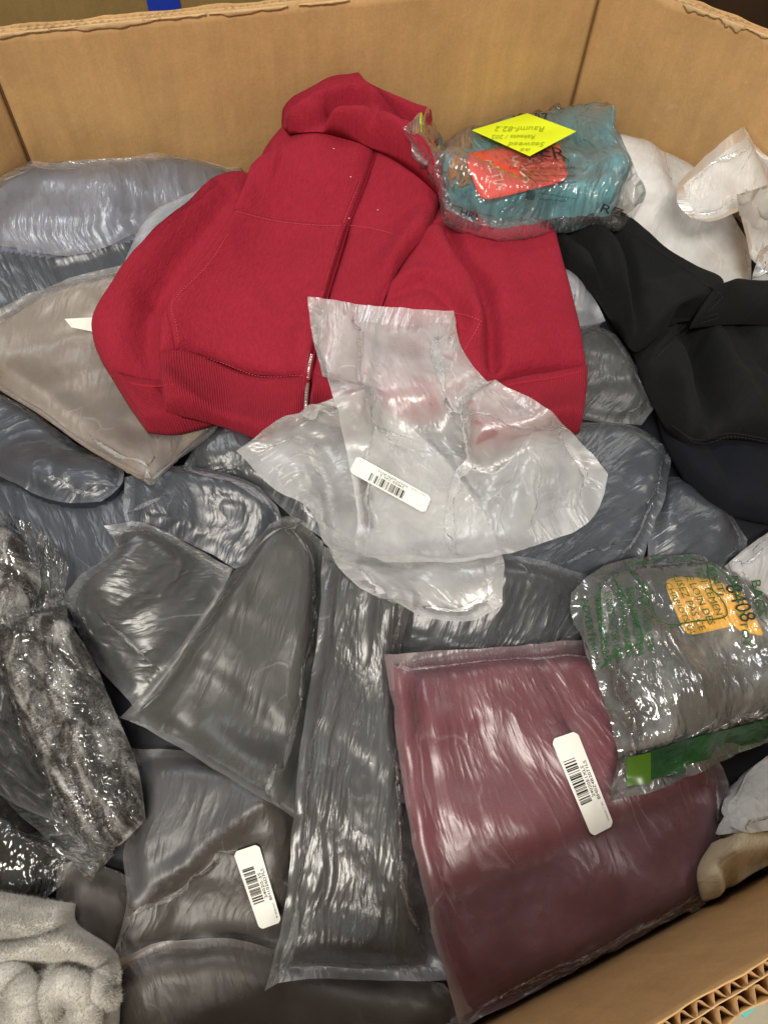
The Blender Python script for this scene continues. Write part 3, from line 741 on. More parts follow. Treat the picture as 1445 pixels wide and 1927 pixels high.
# --- right back
bag('white quilted garment in milky film between the teal packet and the right wall',
    [(1120, 262), (1180, 272), (1230, 276), (1272, 272), (1335, 318)], [(1335, 318), (1375, 400), (1412, 480), (1405, 590)],
    [(1100, 450), (1200, 500), (1320, 560), (1405, 590)], [(1120, 262), (1105, 350), (1100, 450)], WHT, film_mat('white_bag_film', (.95, .95, .93), .72, .36, .5, .9, 6, 1), .035, seed=4, e1=.07, e2=.01, ang=0, amp=.005)
bag('navy garment in clear film at the right, half under the black sweatshirt',
    [(1230, 900), (1300, 900), (1360, 950), (1405, 1015)], [(1405, 1015), (1400, 1050), (1390, 1090)], [(1215, 1090), (1300, 1110), (1390, 1090)], [(1230, 900), (1220, 1000), (1215, 1090)], NAVY, F_BLUE, .03, seed=6)
bag('small grey crinkled bag under the right cuff of the red hoodie',
    [(1060, 640), (1110, 618), (1155, 628)], [(1155, 628), (1195, 690), (1232, 757), (1206, 800)], [(1050, 780), (1130, 795), (1206, 800)], [(1060, 640), (1050, 700), (1050, 780)], CHAR, F_GREY, .035, seed=7, e1=0.07, e2=0.035, ang=60)
bag('pale grey film end of a bag between red hoodie and black sweatshirt',
    [(1040, 500), (1070, 505), (1100, 540)], [(1100, 540), (1125, 575), (1138, 605)], [(1050, 620), (1090, 617), (1138, 605)], [(1040, 500), (1040, 560), (1050, 620)], cloth_mat('mid_grey_cotton', (.2, .2, .2)), F_WHITE, .025, seed=8, e1=.06, ang=0)
bag('large clear bag with a navy garment right of the torn white bag',
    [(980, 810), (1090, 797), (1180, 800), (1262, 845)], [(1262, 845), (1252, 930), (1222, 1010), (1195, 1085)], [(900, 1120), (1000, 1130), (1110, 1100), (1195, 1085)], [(980, 810), (930, 960), (900, 1120)], NAVY2, F_BLUE, .04, seed=9,
    ff=[([(1100, 900), (1140, 1000), (1180, 1080)], .006, .004, 'sharp'), ([(1060, 1000), (1120, 1040), (1150, 1090)], .005, .004, 'sharp'), ([(1150, 830), (1200, 930), (1190, 1040)], .004, .004, 'sharp')], e1=0.06, e2=0.015, ang=0)
bag('grey wrinkled bag lying flat under the tail of the torn white bag',
    [(735, 1060), (940, 1045), (1080, 1075), (1122, 1090)], [(1122, 1090), (1135, 1150), (1100, 1240)], [(735, 1255), (850, 1250), (1000, 1245), (1100, 1240)], [(735, 1060), (730, 1150), (735, 1255)], CHAR, F_BLUE, .03, seed=10, e1=0.06, e2=0.025, ang=0)
# --- left middle
bag('broad dark navy bag under the other bags on the left',
    [(-80, 890), (100, 890), (240, 880), (330, 900)], [(330, 900), (345, 1000), (355, 1090)], [(-80, 1150), (100, 1170), (250, 1190), (355, 1090)], [(-80, 890), (-85, 1000), (-80, 1150)], NAVY2, F_BLUE, .03, seed=11)
bag('dark navy bag with a creased clear corner at the left edge',
    [(-80, 740), (0, 742), (70, 780), (150, 842), (237, 872)], [(237, 872), (232, 912), (192, 946)], [(-80, 880), (0, 895), (60, 930), (120, 947), (192, 946)], [(-80, 740), (-85, 800), (-80, 880)], NAVY2, F_BLUE, .035, seed=12, stiff=.015,
    ff=[([(10, 870), (60, 925), (140, 945), (220, 915)], .004, .004, 'sharp')])
bag('crinkled shiny clear bag end peeping out under the left hem of the red hoodie',
    [(345, 880), (385, 815), (500, 800), (570, 850)], [(570, 850), (600, 930), (614, 1022)], [(400, 910), (480, 920), (545, 970), (614, 1022)], [(345, 880), (370, 900), (400, 910)], CHAR, F_BLUE, .03, seed=13, e1=0.09, e2=0.045, ang=60, amp=.006)
bag('navy bag with crossed creases left of centre below the taupe bag',
    [(236, 900), (300, 880), (360, 877), (430, 893), (485, 918)], [(485, 918), (530, 975), (505, 1040), (442, 1070)], [(240, 988), (300, 1000), (370, 1030), (442, 1070)], [(236, 900), (232, 945), (240, 988)], NAVY, F_BLUE, .035, seed=14, e1=0.06, e2=0.030, ang=60,
    ff=[([(330, 900), (400, 960), (470, 1000)], .004, .004, 'sharp')])
rt, Pt, pt_ = bag('taupe garment in clear bag left of the red hoodie, pointed corner towards the viewer',
    [(-85, 640), (0, 588), (60, 553), (120, 530), (260, 490)], [(260, 490), (345, 660), (415, 797)], [(285, 908), (350, 850), (415, 797)], [(-85, 640), (-30, 712), (60, 768), (160, 838), (285, 908)], TAN, F_TAN, .042, (.015, .985, .015, .96), seed=15,
    ff=[([(0, 700), (150, 790), (280, 880)], .002, .004, 'sharp')], e1=0.05, e2=0.015, ang=0)
decal('label', [(122, 600), (180, 597), (180, 625), (135, 616)], sheet_polys(8, 4), plain_mat('label_paper', (.80, .79, .72), .6, .2), rt, .001)
# --- lower left heap
bag('dark bag deep at the left edge under the fleece packet',
    [(-80, 1480), (0, 1500), (70, 1560), (135, 1610)], [(135, 1610), (130, 1640), (122, 1665)], [(-80, 1720), (30, 1720), (122, 1665)], [(-80, 1480), (-85, 1600), (-80, 1720)], cloth_mat('black_olive_cotton', (.018, .018, .014)), F_CLEAR, .03, seed=16)
bag('brownish bag corner between the grey fleece and the brown labelled bag',
    [(110, 1630), (170, 1620), (260, 1660)], [(260, 1660), (265, 1760), (240, 1880)], [(130, 1820), (180, 1860), (240, 1880)], [(110, 1630), (108, 1730), (130, 1820)], cloth_mat('brown_grey_cotton', (.08, .065, .055)), F_BRN, .035, seed=17)
bag('grey bag with bright streaks left of the big dark bag',
    [(200, 990), (270, 984), (350, 1025), (440, 1072)], [(440, 1072), (400, 1145), (330, 1245), (262, 1340)], [(120, 1125), (170, 1230), (262, 1340)], [(200, 990), (218, 1035), (165, 1075), (120, 1125)], CHAR, F_GREY, .035, seed=18, e1=0.10, e2=0.010, ang=80,
    ff=[([(230, 1110), (300, 1070), (370, 1050)], .003, .006), ([(210, 1150), (300, 1120), (400, 1100)], .003, .005), ([(200, 1190), (280, 1165), (380, 1140)], .003, .005)])
rb, Pb, pb_ = bag('dark brown and slate garment in dull film with barcode label, lower left',
    [(250, 1410), (400, 1420), (560, 1480)], [(560, 1480), (565, 1620), (545, 1790)], [(212, 1815), (300, 1790), (430, 1780), (545, 1790)], [(250, 1410), (256, 1500), (234, 1600), (242, 1690), (212, 1815)], BRN, F_BRN, .032, seed=19, e1=0.03, e2=0.015, ang=60,
    split=([(200, 1722), (242, 1700), (330, 1640), (420, 1570), (520, 1490)], cloth_mat('slate_grey_cotton', (.055, .058, .066))), cf=[([(242, 1700), (330, 1640), (420, 1570), (500, 1510)], .009, .007, 'step')], ff=[([(242, 1700), (330, 1640), (420, 1570), (500, 1510)], .004, .005, 'sharp'), ([(222, 1800), (260, 1770), (300, 1760)], .004, .004, 'sharp')])
bag('brown bag along the bottom edge of the photo',
    [(210, 1812), (300, 1775), (430, 1765), (540, 1790), (700, 1835), (835, 1850)], [(835, 1850), (870, 1920), (900, 2000)], [(205, 2010), (500, 2020), (900, 2000)], [(210, 1812), (212, 1900), (205, 2010)], cloth_mat('umber_cotton', (.05, .038, .028)), F_BRN, .035, seed=20,
    ff=[([(745, 1930), (790, 1890), (840, 1870)], .004, .003, 'sharp')])
bag('big dark grey bag, pointed towards the left, in the middle of the heap',
    [(505, 985), (555, 972), (610, 1020)], [(610, 1020), (604, 1200), (580, 1400), (553, 1540)], [(230, 1350), (330, 1400), (440, 1470), (553, 1540)], [(505, 985), (395, 1140), (300, 1268), (230, 1350)], CHAR2, F_GREY2, .04, (.03, .985, .015, .985), seed=21, e1=0.04, e2=0.010, ang=0,
    ff=[([(480, 1290), (470, 1350), (468, 1400)], .003, .005), ([(380, 1330), (385, 1370), (382, 1410)], .003, .005), ([(240, 1345), (300, 1350), (350, 1380)], .003, .006)])
bag('long grey bag with silvery wrinkles down the middle, left of the maroon bag',
    [(608, 1030), (680, 1050), (740, 1080), (780, 1130)], [(780, 1130), (752, 1230), (760, 1400), (785, 1620), (840, 1845)], [(497, 1868), (530, 1848), (620, 1840), (720, 1846), (840, 1845)], [(608, 1030), (598, 1200), (565, 1400), (545, 1640), (518, 1790), (497, 1868)], CHAR, F_SILV, .045, (.02, .98, .01, .965), seed=22, e1=0.09, e2=0.02, ang=-28,
    ff=[([(640, 1320), (700, 1420), (745, 1520)], .004, .007), ([(620, 1450), (690, 1560), (770, 1680)], .004, .008), ([(600, 1620), (680, 1700), (760, 1800)], .004, .007), ([(640, 1050), (660, 1200), (720, 1330)], .005, .008)], roof=.025)
rm, Pm, pm_ = bag('maroon garment in frosted bag with a white barcode label, front right',
    [(724, 1232), (850, 1224), (1000, 1213), (1115, 1208)], [(1115, 1208), (1240, 1330), (1350, 1430), (1378, 1520), (1350, 1690)], [(890, 2010), (1000, 1930), (1160, 1840), (1350, 1690)], [(724, 1232), (748, 1400), (770, 1560), (812, 1750), (850, 1880), (890, 2010)], MAR, F_PINK, .055, (.02, .985, .012, .985), seed=23, e1=0.075, e2=0.022, ang=65,
    cf=[([(775, 1260), (800, 1400), (835, 1550), (880, 1700), (930, 1850)], -.009, .006), ([(800, 1380), (900, 1330), (1050, 1400)], .004, .02), ([(850, 1520), (1000, 1560), (1150, 1650)], .004, .02)],
    ff=[([(790, 1290), (900, 1330), (1030, 1390)], .003, .01), ([(820, 1480), (930, 1520), (1060, 1590), (1130, 1640)], .004, .008), ([(900, 1500), (930, 1600), (1010, 1640)], .003, .008)], rnd=.04, crnd=.024, roof=.02, stiff=.03)

# ------------------------------------------------------------------ fleece in clear cellophane, fleece, knit
def fibres(name, P, mat, parent, n, ln, wd, seed, lean=(0, 0), dens=None):
    """short pile: thin upright triangles over a surface, one part"""
    r = np.random.default_rng(seed); nv, nu = P.shape[:2]
    a = r.random(n)*(nv-1.001); b = r.random(n)*(nu-1.001); ia = a.astype(int); ib = b.astype(int); fa = (a-ia)[:, None]; fb = (b-ib)[:, None]
    Q = (P[ia, ib]*(1-fb)+P[ia, ib+1]*fb)*(1-fa)+(P[ia+1, ib]*(1-fb)+P[ia+1, ib+1]*fb)*fa
    nrm = np.cross(P[ia, ib+1]-P[ia, ib], P[ia+1, ib]-P[ia, ib]); nrm /= np.linalg.norm(nrm, axis=1)[:, None]+1e-9
    nrm[nrm[:, 2] < 0] *= -1
    nrm /= np.linalg.norm(nrm, axis=1)[:, None]+1e-9
    w = .5*np.stack([vnoise(Q[:, 0]*70, Q[:, 1]*70, seed), vnoise(Q[:, 0]*70, Q[:, 1]*70, seed+1), .2+0*Q[:, 0]], 1)+.45*r.normal(size=(n, 3))
    d = nrm+w; d /= np.linalg.norm(d, axis=1)[:, None]; d[:, 2] = np.abs(d[:, 2])
    s = np.cross(d, r.normal(size=(n, 3))); s /= np.linalg.norm(s, axis=1)[:, None]+1e-9
    l = ln*(.5+r.random((n, 1)))
    V = np.stack([Q-s*wd-nrm*.0006, Q+s*wd-nrm*.0006, Q+d*l], 1).reshape(-1, 3); V[:, 2] += ZR
    LU = np.linalg.norm(np.diff(P[nv//2], axis=0), axis=1).sum(); LV = np.linalg.norm(np.diff(P[:, nu//2], axis=0), axis=1).sum(); uv = np.repeat(np.stack([b/nu*LU, a/nv*LV], 1), 3, axis=0)
    o = mesh_obj(name, V, np.arange(3*n).reshape(-1, 3), mat, parent, uv=uv, smooth=False); o['kind'] = 'stuff'; return o

def mottled(name, stops, scale, seed=0., rough=.95, stretch=1., ang=0.):
    m, t = nt(name); L = t.links.new
    v = coords(t, (1, stretch, 1), ang, loc=(seed, seed, 0)); f = noise(t, v, scale, 5, .68, .8)
    p = N(t, 'ShaderNodeBsdfPrincipled'); L(ramp(t, f, stops), p.inputs['Base Color']); p.inputs['Roughness'].default_value = rough; p.inputs['Specular IOR Level'].default_value = .12
    p.inputs['Sheen Weight'].default_value = .3
    L(bump(t, noise(t, v, 260, 3, .7), .0012, 1), p.inputs['Normal'])
    o = N(t, 'ShaderNodeOutputMaterial'); L(p.outputs[0], o.inputs[0]); return m
FLUF = mottled('grey_white_frosted_fleece', [(.4, (.012, .011, .01)), (.47, (.07, .065, .058)), (.53, (.42, .41, .39)), (.6, (.88, .87, .85))], 38, 0, .95, .5, .5)
GFL = mottled('pale_grey_fleece', [(.3, (.38, .365, .33)), (.5, (.55, .53, .48)), (.7, (.68, .66, .62))], 14)

def packet_fleece():
    root = thing('bagged_fleece_robe', 'mottled grey and white fleece robe in shiny clear cellophane at the left edge', 'bagged robe', (-.33, .2, ZR-.2))
    p = Patch([(-95, 968), (0, 970), (52, 984), (100, 1020), (133, 1072)], [(133, 1072), (126, 1150), (190, 1265), (242, 1400), (274, 1545)], [(172, 1660), (200, 1625), (274, 1545)], [(-95, 968), (-95, 1200), (-40, 1440), (90, 1580), (172, 1660)], .03, .25, .03, .02, .0026)
    # the rolled robe: upper roll and long lower roll
    q1 = Patch([(-90, 985), (-20, 985), (60, 1030)], [(60, 1030), (70, 1100), (30, 1180)], [(-90, 1200), (-30, 1190), (30, 1180)], [(-90, 985), (-95, 1100), (-90, 1200)], .05, .2, .035, .02, .0035)
    o1, A = cloth('fleece_roll', q1, FLUF, root, wr=.008, wscale=30, seed=31, upd=False)
    q0 = Patch([(-90, 1160), (0, 1150), (40, 1170)], [(40, 1170), (60, 1350), (170, 1560)], [(-90, 1430), (40, 1520), (170, 1560)], [(-90, 1160), (-90, 1300), (-90, 1430)], .02, .2, .03, .02, .0045)
    cloth('fleece_roll', q0, mottled('dark_fleece', [(.35, (.012, .012, .012)), (.55, (.05, .05, .05)), (.68, (.3, .3, .29))], 30, 3), root, wr=.004, seed=32, upd=False)
    q2 = Patch([(15, 1200), (60, 1168), (110, 1165), (150, 1200)], [(150, 1200), (200, 1310), (250, 1430), (268, 1540)], [(150, 1560), (210, 1590), (268, 1540)], [(15, 1200), (30, 1300), (90, 1440), (150, 1560)], .06, .25, .045, .02, .003)
    o2, Bq = cloth('fleece_roll', q2, FLUF, root, folds=[([(60, 1250), (110, 1380), (180, 1540)], -.012, .006), ([(110, 1200), (170, 1340), (230, 1500)], -.006, .006)], wr=.009, wscale=34, seed=33, upd=False)
    fibres('fleece_pile', A, FLUF, root, 22000, .0026, .00022, 1); fibres('fleece_pile', Bq, FLUF, root, 60000, .0026, .00022, 2)
    film('plastic_bag', p, F_CLEAR, root, [A, Bq], .09, .05, 30, 35, (120, 90), .022, [([(85, 1150), (120, 1300), (150, 1420), (160, 1520)], .01, .003, 'sharp'), ([(30, 1200), (60, 1380), (120, 1520), (175, 1640)], .008, .003, 'sharp')], amp=.006, nscale=30)
    return root
packet_fleece()

gf = thing('fleece_blanket', 'pale grey fluffy fleece blanket crumpled in the lower left corner', 'blanket', (-.3, -.02, ZR-.28))
GP = Patch([(-90, 1665), (0, 1678), (70, 1690), (138, 1700)], [(138, 1700), (140, 1740), (215, 1790), (222, 1870), (215, 2010)], [(-90, 2010), (60, 2015), (215, 2010)], [(-90, 1665), (-95, 1850), (-90, 2010)], .045, .2, .03, .02, .0035)
o, PG = cloth('blanket_cloth', GP, GFL, gf, folds=[([(-40, 1770), (60, 1765), (140, 1735)], -.014, .005), ([(-40, 1740), (60, 1735), (130, 1715)], .006, .012), ([(-20, 1810), (60, 1790), (120, 1775), (200, 1800)], .012, .010), ([(-30, 1850), (40, 1825), (110, 1810), (190, 1840)], -.014, .005), ([(30, 1960), (60, 1890), (110, 1850), (170, 1850)], .010, .010), ([(-40, 1890), (20, 1870), (60, 1840)], -.010, .005), ([(80, 1960), (100, 1900), (150, 1870)], -.014, .005), ([(0, 1700), (70, 1712), (130, 1708)], .003, .003)], wr=.009, wscale=26, seed=41)
fibres('fleece_pile', PG, GFL, gf, 60000, .0024, .0002, 3)
def roll(name, pts, r, mat, parent, lift=.012, seed=0, n=40, fib=0):
    """a rolled edge of fabric following the pile"""
    C = march(catmull(pts, n), blur(H, .008), lift); t = np.gradient(C, axis=0); t /= np.linalg.norm(t, axis=1)[:, None]
    b = np.cross(t, [0, 0, 1.]); b /= np.linalg.norm(b, axis=1)[:, None]; u = np.cross(b, t); k = 18
    th = np.linspace(0, 2*math.pi, k)
    rr = r*(1+.12*fbm(np.arange(n)*.35, np.zeros(n), seed))
    P = C[:, None]+rr[:, None, None]*(np.cos(th)[None, :, None]*b[:, None]+np.sin(th)[None, :, None]*u[:, None])
    for e in (0, -1): P[e] = C[e]+(P[e]-C[e])*.25
    Vv = P.reshape(-1, 3).copy(); Vv[:, 2] += ZR
    i, j = np.meshgrid(range(n), range(k), indexing='ij')
    o = mesh_obj(name, Vv, gridfaces(n, k, 0), mat, parent, uv=np.stack([j*r*.35, i*.006], -1).reshape(-1, 2).astype(float))
    raster(P, H)
    if fib: fibres('fleece_pile', P, mat, parent, fib*3, .0022, .0002, seed+5)
    return o
roll('rolled_edge', [(95, 1915), (100, 1870), (125, 1855), (150, 1870), (165, 1915), (160, 1960)], .011, GFL, gf, .01, 1, fib=5000)
roll('rolled_edge', [(215, 1835), (190, 1845), (185, 1870), (215, 1880)], .008, GFL, gf, .01, 2, fib=3000)
roll('rolled_edge', [(-10, 1870), (20, 1840), (45, 1865), (50, 1930)], .012, GFL, gf, .01, 3, fib=4000)

# beige knit at the right, above the near wall, half inside a milky bag
KN = cloth_mat('beige_knit', (.62, .52, .36), (.5, .41, .27), weave=380, bumpd=.0009, sheen=.2)
kn = thing('knit_garment', 'beige knitted garment with a folded edge beside the near wall at the right', 'knitwear', (.33, .1, ZR-.2))
kp = Patch([(1365, 1580), (1410, 1530), (1520, 1490)], [(1520, 1490), (1520, 1580), (1520, 1670)], [(1345, 1742), (1410, 1715), (1520, 1680)], [(1355, 1575), (1322, 1640), (1345, 1742)], .045, .3, .025, .015, .003)
cloth('knit_body', kp, KN, kn, folds=[([(1372, 1625), (1392, 1660), (1388, 1700)], -.016, .006), ([(1350, 1600), (1395, 1610), (1450, 1590)], .010, .010), ([(1370, 1612), (1420, 1625), (1470, 1605)], -.010, .006), ([(1380, 1650), (1420, 1640), (1480, 1620)], -.006, .006)], wr=.006, wscale=20, seed=43)
bag('milky half-empty bag covering the top of the beige knit at the right edge', [(1385, 1480), (1420, 1440), (1510, 1380)], [(1510, 1380), (1510, 1480), (1510, 1550)], [(1372, 1560), (1420, 1568), (1510, 1550)], [(1385, 1480), (1366, 1520), (1372, 1560)],
    WHT, film_mat('milky_film_b', (.9, .89, .87), .45, .34, 1, .8, 2, 11), .02, seed=44, e1=.035, e2=.01, ang=40, amp=.004, nscale=16)
bag('pale bag corner at the right edge above the green printed packet', [(1368, 1058), (1400, 1035), (1445, 1002), (1500, 975)], [(1500, 975), (1500, 1080), (1500, 1180)], [(1390, 1110), (1440, 1150), (1500, 1180)], [(1368, 1058), (1375, 1080), (1390, 1110)], cloth_mat('cream_cotton', (.5, .46, .4)), F_WHITE, .03, seed=45)

# ------------------------------------------------------------------ milky loose film at the right back
def loose(label, T, R, B, L, m, seed, e1=.08, e2=.04, ang=40, thick=.03, stiff=.01, res=.0026, roof=.03, amp=.006, folds=(), rag=0., parent=None, name='loose_plastic_bag', lift=0., rim=.15, rnd=.05, inner=None, nscale=22, bend=.3, smooth=2):
    p = Patch(T, R, B, L, thick, rim, rnd, stiff, res, lift, tight=True)
    xyc = p.grid(res=.03)[2]; c = xyc.mean((0, 1)); zb = float(look(p.Bs, xyc[..., 0], xyc[..., 1]).mean())
    root = parent or thing(name, label, 'plastic bag', (c[0], c[1], ZR+zb))
    o, P = film('film_layer', p, m, root, inner, e1, e2, ang, seed, (130, 100), roof, folds, ragged=rag, amp=amp, nscale=nscale, bend=bend, pins=not rag, smooth=smooth)
    return root, P
F_R = film_mat('milky_loose_film', (.88, .86, .82), .6, .36, .35, .6, 3, 12)
lr, _ = loose('loose milky film bag standing against the right wall above the white garment', [(1272, 345), (1330, 292), (1380, 253), (1430, 234), (1500, 232)], [(1500, 232), (1500, 330), (1500, 435)], [(1297, 412), (1335, 420), (1395, 400), (1450, 410), (1500, 435)], [(1272, 345), (1275, 385), (1297, 412)], F_R, 51, .03, .01, 80, .03, roof=.012, lift=.075, smooth=4)
loose('', [(1385, 365), (1440, 350), (1500, 350)], [(1500, 350), (1500, 520)], [(1412, 488), (1440, 515), (1500, 520)], [(1385, 365), (1396, 430), (1412, 488)], F_R, 52, .03, .01, parent=lr, lift=.045, smooth=4)
loose('crisp white film bag end at the right edge beside the white garment', [(1420, 500), (1440, 465), (1500, 440)], [(1500, 440), (1500, 570)], [(1405, 560), (1440, 565), (1500, 570)], [(1420, 500), (1408, 530), (1405, 560)], film_mat('crisp_white_film', (.93, .93, .93), .6, .2, 1, .3, 3, 13), 53, .1, .05, 20)

# ------------------------------------------------------------------ black sweatshirt
BLK = cloth_mat('black_sweatshirt_cotton', (.011, .0115, .0115), (.008, .009, .009), weave=520, bumpd=.0006, sheen=.14, spec=.15)
INK = cloth_mat('ink_blue_cotton', (.009, .010, .015), (.007, .008, .012), sheen=.1, spec=.15)
bk = thing('black_sweatshirt', 'black cotton sweatshirt thrown over the right side of the heap', 'sweatshirt', (.3, .6, ZR-.15))
p = Patch([(1238, 770), (1330, 750), (1500, 740)], [(1500, 740), (1500, 990)], [(1290, 893), (1345, 943), (1405, 970), (1500, 990)], [(1238, 770), (1255, 830), (1290, 893)], .03, .3, .03, .03, .004)
cloth('lower_body', p, INK, bk, folds=[([(1300, 780), (1350, 850), (1400, 960)], -.008, .012), ([(1380, 760), (1400, 860), (1440, 960)], .006, .02)], wr=.009, wscale=13, seed=61, aniso=(1.4, .7))
p = Patch([(1180, 590), (1260, 570), (1400, 560), (1500, 560)], [(1500, 560), (1500, 830)], [(1258, 800), (1300, 830), (1360, 815), (1500, 830)], [(1180, 590), (1205, 690), (1258, 800)], .035, .3, .03, .03, .004)
cloth('body', p, BLK, bk, folds=[([(1290, 600), (1320, 680), (1345, 780)], -.022, .010), ([(1250, 640), (1275, 700), (1285, 800)], .012, .016), ([(1380, 600), (1400, 700), (1450, 800)], -.008, .018), ([(1215, 690), (1250, 650), (1300, 600), (1400, 575)], .010, .006, 'step'), ([(1330, 620), (1380, 700), (1440, 800)], .012, .012), ([(1400, 600), (1440, 680), (1500, 740)], -.012, .010), ([(1240, 700), (1262, 740), (1270, 800)], -.012, .007), ([(1310, 640), (1340, 720), (1390, 810)], -.010, .007)], wr=.010, wscale=13, seed=62, aniso=(1.4, .7))
p = Patch([(1015, 428), (1080, 414), (1145, 404), (1205, 440), (1290, 498), (1358, 545)], [(1358, 545), (1340, 590), (1270, 590)], [(1172, 620), (1195, 650), (1225, 640), (1270, 590)], [(1015, 428), (1060, 488), (1120, 545), (1150, 590), (1172, 620)], .04, .25, .03, .025, .0035)
cloth('sleeve', p, BLK, bk, folds=[([(1080, 425), (1120, 470), (1150, 540), (1180, 610)], -.022, .006), ([(1110, 420), (1155, 470), (1175, 540), (1200, 620)], .014, .009), ([(1140, 418), (1185, 480), (1195, 560), (1215, 630)], -.020, .006), ([(1050, 450), (1100, 500), (1140, 560)], -.014, .006), ([(1230, 470), (1270, 540), (1290, 580)], -.004, .02)], wr=.004, wscale=12, seed=63)
p = Patch([(1340, 545), (1400, 540), (1500, 538)], [(1500, 538), (1500, 610)], [(1300, 610), (1400, 600), (1500, 610)], [(1340, 545), (1315, 580), (1300, 610)], .03, .3, .025, .02, .004)
cloth('shoulder', p, BLK, bk, wr=.004, seed=64, folds=[([(1355, 560), (1430, 575), (1500, 580)], -.006, .008)])

# ------------------------------------------------------------------ red hoodie
RED = cloth_mat('red_sweatshirt_cotton', (.345, .020, .040), (.29, .016, .033), weave=480, bumpd=.0009, sheen=.15, spec=.15, mott=5)
RIB = cloth_mat('red_rib_knit', (.335, .019, .038), (.28, .016, .031), weave=650, sheen=.15, rib=115, spec=.15)
STI = plain_mat('pale_red_thread', (.60, .10, .13), .8, .2); ZIP = plain_mat('zipper_metal', (.75, .6, .58), .3, .6, .6); TAPE = plain_mat('dark_red_zipper_tape', (.2, .008, .02), .9, .1)
hd = thing('red_hoodie', 'red zip-up hoodie with ribbed hem spread over the middle of the heap', 'hoodie', (-.05, .65, ZR-.1))
FB = blur(-.122-.5*np.maximum(0, .86-GY)-1.2*np.maximum(0, np.abs(GX+.04)-.115), .02)
p = Patch([(380, 410), (470, 330), (540, 300)], [(540, 300), (480, 450), (400, 600), (330, 725)], [(211, 708), (250, 722), (290, 728), (330, 725)], [(380, 410), (250, 492), (200, 560), (172, 612), (182, 660), (211, 708)], .028, .35, .03, .03, .0035, floor=FB)
cloth('side_panel', p, RED, hd, folds=[([(400, 400), (310, 520), (262, 600), (255, 700)], -.006, .014), ([(300, 500), (240, 570), (220, 640)], .006, .02), ([(430, 360), (340, 470), (290, 560)], -.008, .010), ([(280, 560), (275, 640), (290, 720)], -.010, .010)], wr=.005, wscale=12, seed=71)
p = Patch([(211, 708), (250, 722), (290, 728), (330, 725)], [(330, 725), (360, 760), (400, 788)], [(274, 803), (330, 806), (400, 788)], [(211, 708), (240, 755), (274, 803)], .032, .35, .014, .02, .0025)
cloth('hem_ribbing', p, RIB, hd, wr=.002, seed=72)
zl = [(712, 268), (690, 335), (660, 410), (636, 490), (615, 560), (596, 640), (582, 714)]
p = Patch([(832, 388), (880, 398), (940, 418), (1000, 420), (1042, 434)], [(1042, 434), (1062, 510), (1086, 600), (1103, 697)], [(690, 770), (800, 790), (900, 748), (965, 724), (1040, 712), (1103, 697)], [(832, 388), (775, 470), (725, 560), (700, 650), (690, 770)], .038, .3, .04, .035, .0035)
cloth('right_panel', p, RED, hd, folds=[([(845, 420), (872, 485), (905, 535), (922, 600), (930, 680)], -.022, .008), ([(815, 440), (850, 500), (885, 550), (900, 610)], .012, .014), ([(960, 440), (985, 540), (1010, 680)], .010, .03), ([(740, 520), (800, 512), (850, 545), (890, 600)], .007, .012), ([(745, 540), (800, 530), (840, 565), (875, 615)], -.008, .009), ([(890, 410), (930, 480), (950, 560)], .008, .018), ([(700, 640), (780, 600), (840, 620)], -.004, .014)], wr=.0055, wscale=12, seed=73)
p = Patch([(870, 772), (900, 748), (965, 724), (1040, 712), (1103, 697)], [(1103, 697), (1100, 750), (1093, 804)], [(890, 850), (950, 836), (1010, 818), (1060, 803), (1093, 804)], [(870, 772), (878, 810), (890, 850)], .038, .35, .014, .03, .0025)
cloth('hem_ribbing', p, RIB, hd, wr=.002, seed=74)
p = Patch([(712, 266), (760, 262), (800, 300), (832, 360)], [(832, 360), (812, 420), (762, 485), (722, 560), (705, 650), (690, 770)], [(582, 714), (620, 735), (690, 770)], zl, .016, .3, .02, .03, .0032, floor=FB)
cloth('right_front', p, RED, hd, folds=[([(800, 330), (780, 420), (740, 490)], .012, .02), ([(820, 400), (780, 450), (735, 520), (715, 560)], -.010, .010), ([(760, 300), (740, 380), (700, 450)], .005, .03), ([(650, 560), (680, 640), (700, 700)], .006, .02)], wr=.005, wscale=12, seed=75)
p = Patch([(535, 238), (600, 234), (660, 250), (712, 266)], zl, [(298, 668), (350, 664), (420, 692), (490, 716), (582, 714)], [(535, 238), (485, 305), (438, 392), (380, 475), (316, 566), (298, 620), (298, 668)], .018, .3, .022, .03, .0032, floor=FB)
oF, PF = cloth('left_front', p, RED, hd, folds=[([(460, 330), (560, 300), (640, 330)], .006, .03), ([(480, 560), (500, 620), (470, 680)], .007, .016), ([(560, 600), (530, 650), (540, 700)], -.005, .012), ([(600, 440), (560, 540), (570, 640)], .005, .018), ([(540, 250), (580, 300), (690, 300)], -.005, .014), ([(500, 300), (460, 400), (420, 500)], -.005, .016), ([(640, 270), (630, 350), (600, 450)], -.004, .014), ([(400, 640), (430, 600), (480, 580)], .004, .010), ([(440, 590), (480, 560), (540, 580)], -.003, .02), ([(380, 520), (350, 600), (330, 660)], -.004, .015)], wr=.0055, wscale=11, seed=76)
